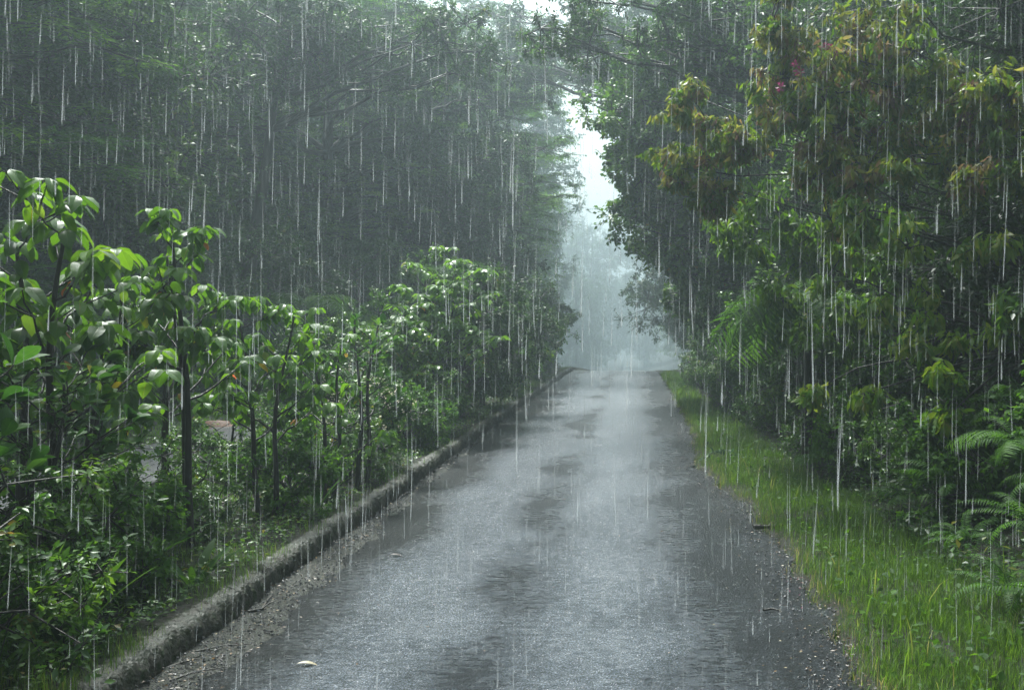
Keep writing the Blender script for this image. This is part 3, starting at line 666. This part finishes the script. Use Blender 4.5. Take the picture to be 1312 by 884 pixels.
# ------------------------------------------------------------ kerb planting on the left
HEART = leaf_t(8, .66, .34, .16, .26, .85, nx=2, notch=.08, wave=.02)
OBOV = leaf_t(8, .52, .62, .16, .16, .95, nx=2, wave=.004)
def sapling(name, label, seed, X, Y, h, spread=.5, stems=2, nb=9, size=.15, tpl=HEART, mat='hero', tipn=6, along=5, droop=.55, crownlow=.35, rstem=.022, group='broad-leaved saplings behind the kerb', lean=(0, 0), bark='bark', upright=False):
    rg = np.random.default_rng(seed); gt = G(); gl = G(); tips = []
    for s in range(stems):
        a = rg.random() * 6.28; off = np.array([math.cos(a), math.sin(a)]) * spread * .35 * (s > 0 or stems > 1)
        hh = h * (1 - .12 * s * rg.random()); n = 10; t = np.linspace(0, 1, n)
        P = np.stack([off[0] * (.15 + t) + lean[0] * t + .03 * np.sin(t * 7 + a), off[1] * (.15 + t) + lean[1] * t + .03 * np.sin(t * 6 + 2 * a), -.1 + t * (hh * .93 + .1)], -1)
        r = rstem * np.linspace(1.2, .35, n); tube(gt, P, r, 7)
        tips.append((P[-1], np.array([0, 0, 1.0]), P[-3]))
        for b in range(nb):
            u = crownlow + (1 - crownlow) * (b + rg.random()) / nb; u = min(u, .97)
            p0 = np.array([np.interp(u, t, P[:, k]) for k in range(3)])
            az = b * 2.4 + rg.random() * .8 + s; Lb = spread * (1.05 - .55 * (u - crownlow)) * (.6 + .6 * rg.random())
            d = np.array([math.cos(az), math.sin(az), .55 + .4 * rg.random()]); d = d / np.linalg.norm(d)
            p1 = p0 + d * Lb; Q = curve(p0, p1, n=7, wob=.06, rg=rg, rise=-.08)
            r0 = np.interp(u, t, r) * .55; tube(gt, Q, np.linspace(r0, .0035, 7), 5)
            tips.append((p1, Q[-1] - Q[-2], Q[3]))
            if Lb > .3:
                for k2 in range(2):
                    az2 = az + rg.choice([-1, 1]) * (.6 + .4 * rg.random()); d2 = np.array([math.cos(az2), math.sin(az2), .5])
                    q0 = Q[3 + k2]; q1 = q0 + d2 * Lb * .45; tube(gt, curve(q0, q1, n=5, wob=.05, rg=rg, rise=0), np.linspace(.006, .003, 5), 4)
                    tips.append((q1, d2, q0))
    for (p, d, q) in tips:
        d = norm(d); m = tipn + rg.integers(-1, 2); az = np.arange(m) * 6.283 / m + rg.random() * 6 + rg.normal(size=m) * .25
        out = np.stack([np.cos(az), np.sin(az), np.zeros(m)], -1)
        S = size * (.65 + .55 * rg.random(m))
        pet = p + out * S[:, None] * .28 + UP * S[:, None] * .10 * rg.random((m, 1))
        if upright:
            D = out * .6 + d * (.75 + .5 * rg.random((m, 1))); N = -out * .5 + UP * .9 + .2 * rg.normal(size=(m, 3)); pet = p + out * S[:, None] * .05
        else:
            D = out - UP * (droop * (.4 + .9 * rg.random((m, 1)))) ; N = UP + out * .45 * droop + rg.normal(size=(m, 3)) * .28
        twigs(gt, np.repeat(p[None], m, 0), pet, .0022, .0016)
        ct = rg.random() * .45
        place(gl, tpl, pet, D, N, S, np.clip(ct + rg.random(m) * .56, 0, 1))
        m = along; u = rg.random((m, 1)); pp = q + (p - q) * u; az = rg.random(m) * 6.283
        out = np.stack([np.cos(az), np.sin(az), np.zeros(m)], -1); S = size * (.5 + .5 * rg.random(m)); pet = pp + out * S[:, None] * .3 - UP * .02
        D = out * .8 - UP * (droop * 1.3 if not upright else -.3) * (.5 + rg.random((m, 1))); N = UP + out * .6 + rg.normal(size=(m, 3)) * .35
        twigs(gt, pp, pet, .0022, .0016); place(gl, tpl, pet, D, N, S, np.clip(rg.random(m) ** .8, 0, 1))
    o = thing(name, label, 'sapling', (X, Y, float(gh(X, Y))), 0, 1, group)
    obj('stem', gt.mesh('stem', M[bark]), o); obj('crown', gl.mesh('crown', M[mat]), o); return o
sapling('broad_leaved_sapling', 'tallest heart-leaved sapling at the far left, glossy leaves above the rest', 41, -3.35, 6.3, 2.2, .60, 2, 8, 0.125, along=3, crownlow=.5, rstem=.03)
sapling('oval_leaved_sapling', 'sapling of big stiff oval leaves cut by the left frame edge', 42, -3.0, 4.9, 1.7, .42, 2, 7, 0.13, OBOV, 'obov', 5, 4, upright=True, crownlow=.45, rstem=.028)
sapling('broad_leaved_sapling', 'heart-leaved sapling with a flat tuft on top, second from the left edge', 43, -2.95, 7.7, 2.3, .45, 2, 8, 0.106, crownlow=.5, rstem=.026, tipn=7)
sapling('broad_leaved_sapling', 'full heart-leaved sapling left of the flat-tufted one', 44, -3.5, 7.2, 1.8, .5, 2, 7, 0.11, crownlow=.45)
sapling('broad_leaved_sapling', 'heart-leaved sapling with a few orange leaves, third along the kerb', 45, -2.95, 9.1, 1.85, .5, 2, 10, 0.096, crownlow=.35)
sapling('broad_leaved_sapling', 'slim small-leaved sapling right of the orange-flecked one', 46, -2.75, 10.3, 1.55, .38, 2, 9, 0.083, crownlow=.3)
sapling('oval_leaved_sapling', 'short sapling with upright oval leaves ending the sapling row', 47, -2.62, 10.9, 1.72, .34, 2, 8, 0.096, OBOV, 'obov', 5, 4, upright=True, crownlow=.4)
sapling('oval_leaved_sapling', 'low oval-leaved sapling between the two leftmost tall ones', 48, -3.1, 5.9, 1.35, .45, 2, 9, 0.103, OBOV, 'obov', 5, 4, upright=True, crownlow=.5)
sapling('broad_leaved_sapling', 'heart-leaved sapling behind the orange-flecked one, beside the path', 49, -3.9, 9.6, 1.75, .55, 2, 10, 0.103, crownlow=.45)
sapling('broad_leaved_sapling', 'heart-leaved sapling at the left edge behind the oval-leaved one', 50, -4.3, 7.2, 1.95, .6, 2, 7, 0.117, crownlow=.55)

KS = 'shrubs standing along the kerb'
sapling('umbrella_shrub', 'bright green shrub with flat tiers of leaves, tallest in the kerb row', 51, -2.95, 17.0, 2.65, .75, 3, 12, .13, HEART, 'bright', 8, 6, crownlow=.4, group=KS, droop=.3)
sapling('umbrella_shrub', 'smaller bright green shrub at the near foot of the tallest one', 52, -3.3, 15.4, 1.6, .6, 3, 9, .10, HEART, 'bright', 8, 6, crownlow=.35, group=KS, droop=.3)
for k, lb, x, y, s in [
    ('s', 'dark dense shrub right behind the bright tiered one', -2.85, 18.9, 1.1),
    ('s', 'dark dense shrub midway along the far kerb', -2.9, 21.6, 1.08),
    ('s2', 'green shrub midway along the far kerb, past the bluish fern', -2.95, 24.8, 1.1),
    ('s', 'hazy shrub in the far half of the kerb row', -3.0, 28.2, 1.12),
    ('s2', 'hazy green shrub second from the far end of the kerb row', -3.0, 32.2, 1.1),
    ('s', 'pale shrub at the far end of the kerb row by the rise', -3.0, 37, 1.15),
    ('s2', 'rounded light shrub left of the bright tiered one', -4.0, 17.2, .95),
    ('s2', 'green shrub filling the base of the bright tiered one', -3.0, 15.8, .72),
    ('s', 'dark shrub behind the pale-flowering one', -3.9, 13.6, .62)]:
    put_tree('kerb_shrub', lb, 'shrub', PR[k], x, y, rgp.random() * 6, s, KS)
# pale flowering shrub
PR['l3'] = tree_proto(25, .6, .02, [((0, 0, .45), (.5, .5, .42), 20, .24)], .04, T_SMALL, 'mid', sub=7, twg=7, lpt=10, lr=.01, twr=.0025)
def add_flowers(o, seed, n, r, z, sc=.02):
    rg = np.random.default_rng(seed); g = G(); d = ball(n, rg, .85); d[:, 2] = np.abs(d[:, 2]); P = d * np.array(r) + np.array([0, 0, z])
    for k in range(6):
        dd = norm(rg.normal(size=(n, 3)) + UP); place(g, T_ROUND, P + rg.normal(size=(n, 3)) * .012, dd, rg.normal(size=(n, 3)), sc, rg.random(n))
    obj('blossom', g.mesh('blossom', M['flower']), o)['kind'] = 'stuff'
o = put_tree('flowering_shrub', 'low shrub dotted with pale flowers, by the kerb past the saplings', 'shrub', PR['l3'], -2.85, 12.2, .5, 1.15); add_flowers(o, 1, 130, (.5, .5, .45), .42)
o = put_tree('flowering_shrub', 'second pale-flowering shrub, set back from the kerb before the tiered shrub', 'shrub', PR['l3'], -3.4, 13.4, 2.5, 1.3); add_flowers(o, 2, 70, (.5, .5, .45), .42)
NS = 'low shrubs under the saplings'
for k, lb, x, y, s, c_ in [
    ('l2', 'dark small-leaved bush filling the bottom left corner', -2.95, 4.75, 1.25, 0),
    ('l2', 'dark bush at the left edge above the bottom left corner one', -3.25, 5.6, 1.3, 0),
    ('l', 'low shrub below the leftmost tall sapling', -3.2, 6.7, 1.0, 0),
    ('l2', 'low shrub at the foot of the flat-tufted sapling', -3.3, 8.0, .95, 0),
    ('l', 'low shrub at the foot of the orange-flecked sapling', -2.9, 9.5, .85, 0),
    ('l2', 'low shrub in front of the short oval-leaved sapling', -2.85, 11.2, .9, 0),
    ('l2', 'low shrub between the path and the orange-flecked sapling', -3.9, 11.2, 1.1, 0),
    ('l', 'low green shrub hugging the kerb before the tiered shrub', -2.85, 14.3, 1.0, 0),
    ('l2', 'low dark shrub between path and leftmost saplings', -4.1, 8.4, .8, 0),
    ('l', 'rounded low shrub across the path at the left edge', -6.6, 13.0, 1.3, 0)]:
    put_tree('low_shrub', lb, 'shrub', PR[k], x, y, rgp.random() * 6, s, NS)

# strap-leaved plants
STRAP = leaf_t(8, .17, .45, .12, .25, .8, nx=1)
def strap(label, seed, X, Y, n, size, up=1.4):
    rg = np.random.default_rng(seed); g = G(); az = rg.random(n) * 6.283; out = np.stack([np.cos(az), np.sin(az), np.zeros(n)], -1)
    place(g, STRAP, out * .03, out * (.3 + .6 * rg.random((n, 1))) + UP * up, UP * .5 - out, size * (.6 + .6 * rg.random(n)), rg.random(n))
    o = thing('strap_leaved_plant', label, 'plant', (X, Y, float(gh(X, Y)) - .02), 0, 1, 'strap-leaved plants by the kerb', g.mesh('strap_leaved_plant', M['fern'])); return o
strap('largest strap-leaved clump, by the kerb at bottom left', 1, -2.75, 5.5, 16, .48)
strap('strap-leaved clump nearest the bottom left corner', 2, -2.72, 4.75, 9, .26)
strap('strap-leaved clump with one pale leaf leaning to the kerb', 3, -2.68, 6.9, 10, .3, 1.0)
strap('strap-leaved clump under the flat-tufted sapling', 4, -3.2, 7.4, 14, .5, 1.0)
strap('strap-leaved clump at the foot of the slim sapling', 5, -2.8, 10.0, 12, .42, 1.2)
strap('strap-leaved clump behind the largest one', 6, -3.1, 6.2, 12, .45)

# ------------------------------------------------------------ grass
BL = leaf_t(3, .022, .3, .05, .45, .6)
def grass(name, label, cat, n, sampler, h, mat, seed, lean=.45, tint=None, wid=1.0):
    rg = np.random.default_rng(seed); g = G(); X, Y = sampler(rg, n); Z = np.where((X > -2.47) & (X < -2.29), .14 + drop(Y), gh(X, Y)) - .01; n = len(X)
    cl = .5 + .5 * np.sin(X * 6.1 + np.sin(Y * 2.3) * 2) * np.sin(Y * 4.1 + X * 2)
    az = rg.random(n) * 6.283; out = np.stack([np.cos(az), np.sin(az), np.zeros(n)], -1); out += np.array([-.25, -.2, 0])
    tp = (BL[0] * np.array([1, wid, 1]), BL[1])
    place(g, tp, np.stack([X, Y, Z], -1), UP + out * lean * rg.random((n, 1)), -UP * .3 + out, h * (.45 + .75 * rg.random(n)) * (.65 + .5 * cl), np.clip(.25 * cl + rg.random(n) * .75, 0, 1) if tint is None else tint(rg, n, X, Y))
    return stuff(obj(name, g.mesh(name, M[mat])), label, cat)
def s_verge(rg, n):
    Y = 4 + 22 * rg.random(n) ** 1.9; e = redge(Y) - .04 + .06 * rg.normal(size=n) ** 2
    wd = np.interp(Y, [4, 8, 14, 26], [1.3, 1.1, 1.1, .45]); X = e + wd * rg.random(n) ** .85; k = np.sin(X * 5 + Y * 1.3) * np.sin(Y * 3.3 - X * 2) + .5 * rg.normal(size=n) > -.75; return X[k], Y[k]
def edge_t(rg, n, X, Y):
    d = X - redge(Y); return np.clip(rg.random(n) * .85 + .5 * np.exp(-d / .12) * (rg.random(n) > .4), 0, 1)
grass('verge_grass', 'tall bright green grass on the right verge of the road', 'grass', 140000, s_verge, .14, 'grass', 1, lean=.75, tint=edge_t)
grass('far_verge_grass', 'short hazy grass along the far right road edge', 'grass', 9000, lambda rg, n: ((lambda Y: (redge(Y) + .03 + .55 * rg.random(n), Y))(22 + 17 * rg.random(n))), .22, 'grass', 2, wid=2)
def s_bank(rg, n):
    Y = 4 + 40 * rg.random(n) ** 2.0; X = -2.33 - .8 * rg.random(n) ** 1.1
    k = np.sin(Y * 2.7 + 1) + np.sin(Y * 6.1) * .6 + .5 * rg.normal(size=n) > -.1; return X[k], Y[k]
grass('kerb_grass', 'tufts of fresh grass growing over the back of the kerb', 'grass', 34000, s_bank, .13, 'grass', 3, lean=.9)
def s_lawn(rg, n):
    Y = 9 + 22 * rg.random(n); X = -6.05 - 5.0 * rg.random(n); return X, Y
grass('lawn_grass', 'bright lawn beyond the grey side path', 'grass', 42000, s_lawn, .10, 'lawn', 4, wid=3)
grass('inner_grass', 'sparse grass on the soil between saplings and path', 'grass', 12000, lambda rg, n: (-3.0 - 1.45 * rg.random(n), 4 + 16 * rg.random(n)), .14, 'grass', 5, lean=.8, wid=1.5)

grass('verge_seed_grass', 'scattered taller pale grass stalks standing in the right verge', 'grass', 700, s_verge, .34, 'grass', 15, lean=.7, tint=lambda rg, n, X, Y: .6 + .4 * rg.random(n))
def cover(name, label, n, sampler, size, mat, seed, tpl=T_ROUND, zr=.12):
    rg = np.random.default_rng(seed); g = G(); X, Y = sampler(rg, n); n = len(X)
    P = np.stack([X, Y, gh(X, Y) + zr * rg.random(n) ** 1.2 * (.3 + .7 * np.abs(np.sin(X * 5 + Y * 3)))], -1)
    D = rg.normal(size=(n, 3)); D[:, 2] *= .4; place(g, tpl, P, D, UP + rg.normal(size=(n, 3)) * .35, size * (.6 + .8 * rg.random(n)), rg.random(n))
    return stuff(obj(name, g.mesh(name, M[mat])), label, 'ground cover')
cover('ground_cover', 'small creeping leaves covering the soil behind the kerb', 26000, lambda rg, n: (-2.52 - 1.7 * rg.random(n) ** 1.2, 4 + 30 * rg.random(n) ** 1.6), .035, 'mid', 6)
cover('bank_cover', 'low leafy growth on the right-hand bank', 42000, lambda rg, n: (2.05 + 3.2 * rg.random(n), 4.5 + 30 * rg.random(n) ** 1.3), .05, 'dark', 7, zr=.35)
cover('forest_floor_cover', 'leafy growth on the forest floor beyond the lawn', 30000, lambda rg, n: (-8.5 - 14 * rg.random(n), 13 + 35 * rg.random(n)), .12, 'blue', 8, zr=.6)
cover('verge_weeds', 'small broad weeds scattered through the verge grass', 2600, lambda rg, n: (lambda Y: (redge(Y) + .1 + 1.2 * rg.random(n), Y))(4.5 + 18 * rg.random(n) ** 1.6), .045, 'fern', 17, zr=.2)
# wet litter on the road edges
def s_lit(rg, n):
    Y = 4 + 26 * rg.random(n) ** 1.8; k = rg.random(n) < .5
    X = np.where(k, redge(Y) - .42 * rg.random(n) ** 2.2 + .1 * rg.random(n), ledge(Y) - .3 * rg.random(n) + .15 * rg.random(n) ** 2); return X, Y
rg = np.random.default_rng(9); g = G(); X, Y = s_lit(rg, 5200); Xr, Yr = (lambda yy: (-2.2 + (redge(yy) + 2.2) * rg.random(420), yy))(4 + 22 * rg.random(420) ** 1.5); X = np.concatenate([X, Xr]); Y = np.concatenate([Y, Yr]); n = len(X)
P = np.stack([X, Y, drop(Y) + .022 + .012 * rg.random(n) + np.where(X < -2, .03, 0)], -1); D = rg.normal(size=(n, 3)); D[:, 2] = 0
place(g, T_SMALL, P, D, UP + rg.normal(size=(n, 3)) * .3, .008 + .022 * rg.random(n) ** 2.5, rg.random(n))
stuff(obj('leaf_litter', g.mesh('leaf_litter', M['litter'])), 'tiny wet leaf scraps strewn along both road edges', 'leaf litter')
# gravel stones
rg = np.random.default_rng(10); g = G(); Y = 4 + 22 * rg.random(9000) ** 1.9; n = len(Y); k = rg.random(n) < .6
X = np.where(k, -2.3 + (ledge(Y) + 2.3) * rg.random(n) ** .8 * 1.1, redge(Y) - .25 * rg.random(n) ** 2)
octv = np.array([[1, 0, 0], [0, 1, 0], [-1, 0, 0], [0, -1, 0], [0, 0, .7], [0, 0, -.7]]); octf = np.array([[0, 1, 4], [1, 2, 4], [2, 3, 4], [3, 0, 4], [1, 0, 5], [2, 1, 5], [3, 2, 5], [0, 3, 5]])
az = rg.random(n) * 6.28; D = np.stack([np.cos(az), np.sin(az), 0 * az], -1)
place(g, (octv * np.array([1, .75, 1]), [octf]), np.stack([X, Y, drop(Y) + .012 + np.clip(.04 * (1 - (X + 2.34) / .4), 0, .045)], -1), D, UP + .3 * rg.normal(size=(n, 3)), .004 + .009 * rg.random(n) ** 2, rg.random(n))
stuff(obj('gravel_stones', g.mesh('gravel_stones', M['stone'], False)), 'small wet stones lying along the road edges', 'gravel')

# ------------------------------------------------------------ single things on the road
def flat_leaf(label, px, py, size, tint, az):
    Y = F * CAMZ / (py - CY); g = G(); place(g, leaf_t(6, .42, .45, .25, .2, nx=2), np.array([[0, 0, 0.]]), np.array([[math.cos(az), math.sin(az), .08]]), np.array([[0, 0, 1.]]), size, tint)
    thing('fallen_leaf', label, 'leaf', ((px - CX) / F * Y, Y, .022), 0, 1, 'single leaves on the road', g.mesh('fallen_leaf', M['litter']))
flat_leaf('pale yellow curled leaf lying on the road at bottom left', 381, 855, .10, 1.0, .2)
flat_leaf('dark leaf lying flat on the left lane', 500, 714, .09, .12, .1)
flat_leaf('small tan leaf by the gravel near the kerb', 465, 690, .06, .8, .5)
def stick(label, pts, r, z=.03, br=()):
    g = G(); P = []
    for px, py in pts:
        Y = F * CAMZ / (py - CY); P.append([(px - CX) / F * Y, Y, z])
    P = np.array(P); o0 = P[0].copy(); P -= o0
    if len(P) == 2: P = curve(P[0], P[1], n=7, wob=.04, rise=.02)
    tube(g, P, np.linspace(r, r * .4, len(P)), 6)
    for i, d in br: tube(g, [P[i], P[i] + np.array(d) * .5 + [0, 0, .01], P[i] + np.array(d)], [r * .6, r * .45, r * .2], 5)
    thing('fallen_stick', label, 'stick', tuple(o0), 0, 1, 'fallen sticks by the road', g.mesh('fallen_stick', M['bark2']))
stick('long dark stick on the gravel nearest the camera', [(200, 868), (228, 858), (262, 845)], .009, br=[(1, (.12, .05, .01))])
stick('thin twig beside the long dark stick', [(218, 880), (250, 868), (290, 862)], .006)
stick('crooked stick lying across the gravel', [(318, 790), (336, 786), (345, 772), (352, 768)], .010, br=[(1, (.05, .1, .02))])
stick('straight twig reaching on to the wet asphalt', [(250, 842), (285, 834), (322, 832)], .005)
stick('broken branch end jutting from the verge grass', [(965, 680), (985, 680), (1015, 676)], .022, .035, br=[(1, (.06, .12, .02))])
stick('dark twig at the right road edge near the petals', [(978, 786), (990, 784), (1000, 787)], .008, .022)
stick('dead branch leaning behind the strap-leaved clump', [(108, 905), (90, 870), (62, 838)], .012, .22)
# fallen green spray on the verge
g = G(); rg = np.random.default_rng(12); p0 = W(905, 594, 13.7); P = curve((0, 0, .06), (.42, .12, .10), n=7, rg=rg); tube(g, P, np.linspace(.006, .002, 7), 5)
for q in P: place(g, T_MED, np.repeat(q[None], 6, 0), rg.normal(size=(6, 3)) * [1, 1, .3], UP + rg.normal(size=(6, 3)) * .3, .07, rg.random(6))
thing('fallen_spray', 'fallen leafy green spray on the tip of the verge', 'branch', (.82, 13.7, .03), 0, 1, None, g.mesh('fallen_spray', M['blue']))
# petals
g = G(); rg = np.random.default_rng(13); n = 16; P = np.stack([1.02 + .12 * rg.normal(size=n) * .8, 7.1 + .25 * rg.normal(size=n), np.full(n, .03)], -1)
place(g, T_ROUND, P, rg.normal(size=(n, 3)) * [1, 1, .1], np.repeat(UP[None], n, 0), .018, rg.random(n))
stuff(obj('fallen_petals', g.mesh('fallen_petals', M['pink'])), 'scattered pink petals at the right road edge', 'petals')
# patch of reddish soil on the lawn
g = G(); a = np.linspace(0, 6.283, 18, endpoint=False); ring = np.stack([np.cos(a) * (1 + .15 * np.sin(3 * a)), np.sin(a) * .6], -1)
Vv = [[0, 0, .22]] + [[x * .25, y * .25, .19] for x, y in ring] + [[x * .5, y * .5, -.03] for x, y in ring]
f1 = [[0, 1 + i, 1 + (i + 1) % 18] for i in range(18)]; f2 = [[1 + i, 19 + i, 19 + (i + 1) % 18, 1 + (i + 1) % 18] for i in range(18)]
g.add(np.array(Vv), [np.array(f1), np.array(f2)], .5)
thing('soil_mound', 'small reddish mound of soil beside the lawn, seen between saplings', 'soil mound', (-6.1, 16.6, float(gh(-6.1, 16.6))), 0, .6, None, g.mesh('soil_mound', M['clay']))

# ------------------------------------------------------------ rain
def rain_mat():
    m, n, l = newmat('falling water')
    d = n.new('ShaderNodeBsdfDiffuse'); d.inputs[0].default_value = (.9, .93, .95, 1)
    t = n.new('ShaderNodeBsdfTranslucent'); t.inputs[0].default_value = (.9, .93, .95, 1)
    a = n.new('ShaderNodeMixShader'); a.inputs[0].default_value = .5; l.new(d.outputs[0], a.inputs[1]); l.new(t.outputs[0], a.inputs[2])
    tp = n.new('ShaderNodeBsdfTransparent'); at = n.new('ShaderNodeAttribute'); at.attribute_name = 'fade'
    x = n.new('ShaderNodeMixShader'); l.new(at.outputs['Fac'], x.inputs[0]); l.new(tp.outputs[0], x.inputs[1]); l.new(a.outputs[0], x.inputs[2])
    o = n.new('ShaderNodeOutputMaterial'); l.new(x.outputs[0], o.inputs[0]); return m
M['rain'] = rain_mat()
rg = np.random.default_rng(14); n = 6200
Y = np.where(rg.random(n) < .42, 2.8 + 6 * rg.random(n), 4 + 28 * rg.random(n)); X = Y * (-.72 + 1.2 * rg.random(n)); Z = -.5 + (1.7 + .36 * Y + .5) * rg.random(n)
L = (.09 + .34 * rg.random(n) ** 1.4) * (.45 + Y / 11); r = (.0009 + .0028 * rg.random(n) ** 2.2) * (.5 + Y / 7)
Z = np.maximum(Z, drop(Y) + .1); slant = .022 * rg.normal(size=n) + .012
zz = np.array([0, .10, .35, .7, 1]); wr = np.array([.3, 1, .95, .7, .2]); fd = np.array([0, .9, .65, .3, 0])
a = np.arange(4) * 1.5708; st = (.12 + .88 * rg.random(n) ** 1.8) * np.interp(Y, [3, 10, 30], [1, .85, .55]); VV = []; FF = []; AA = []
f = [[i * 4 + j, i * 4 + (j + 1) % 4, (i + 1) * 4 + (j + 1) % 4, (i + 1) * 4 + j] for i in range(4) for j in range(4)]
for kx, (rs, al) in enumerate([(1, .22), (.62, .28), (.3, .36)]):
    V = np.zeros((n, 5, 4, 3)); V[..., 0] = X[:, None, None] + (r * rs)[:, None, None] * wr[None, :, None] * np.cos(a) + (slant * L)[:, None, None] * zz[None, :, None]
    V[..., 1] = Y[:, None, None] + (r * rs)[:, None, None] * wr[None, :, None] * np.sin(a); V[..., 2] = (Z[:, None] + L[:, None] * zz)[:, :, None]
    VV.append(V.reshape(-1, 3)); AA.append(((st[:, None] * fd[None] * al)[:, :, None] * np.ones(4)).ravel())
    FF.append((np.array(f)[None] + (np.arange(n) * 20)[:, None, None]).reshape(-1, 4) + kx * n * 20)
stuff(obj('rain', mesh('rain', np.concatenate(VV), [np.concatenate(FF)], mat=M['rain'], extra=np.concatenate(AA))), 'heavy rain falling straight down in pale streaks', 'rain')
# splashes on the road
n = 3800; Y = 4 + 26 * rg.random(n) ** 1.7; X = -2.25 + (redge(Y) + 2.2) * rg.random(n); m = 5
C = np.repeat(np.stack([X, Y, drop(Y) + .012], -1), m, 0); az = rg.random(n * m) * 6.283; out = np.stack([np.cos(az), np.sin(az), 0 * az], -1)
sc_ = np.repeat(.3 + .9 * rg.random(n) ** 2, m)[:, None]
C = C + out * .009 * sc_ + UP * .016 * sc_ * rg.random((n * m, 1)); hd = (.0008 + .0014 * rg.random((n * m, 1)) ** 2) * (.6 + .5 * sc_)
V = C[:, None] + octv[None] * hd[:, None] * np.array([1.3, 1.3, 1.6])
Fq = (octf[None] + (np.arange(n * m) * 6)[:, None, None]).reshape(-1, 3)
stuff(obj('rain_splashes', mesh('rain_splashes', V.reshape(-1, 3), [Fq], mat=M['rain'], extra=np.full(V.size // 3, .5))), 'tiny splashes of rain bouncing off the wet road', 'splashes')

# ------------------------------------------------------------ haze
bpy.ops.mesh.primitive_cube_add(size=1); hz = bpy.context.object; hz.name = 'haze'
hz.scale = (700, 640, 50); hz.location = (0, 230, 38 - 25)
hz['kind'] = 'stuff'; hz['label'] = 'pale rain mist filling the road between the trees'; hz['category'] = 'haze'
m, n, l = newmat('haze'); v = n.new('ShaderNodeVolumePrincipled'); v.inputs['Color'].default_value = (.60, .72, .775, 1)
v.inputs['Density'].default_value = HAZE; v.inputs['Anisotropy'].default_value = .6
o = n.new('ShaderNodeOutputMaterial'); l.new(v.outputs[0], o.inputs['Volume']); hz.data.materials.append(m)
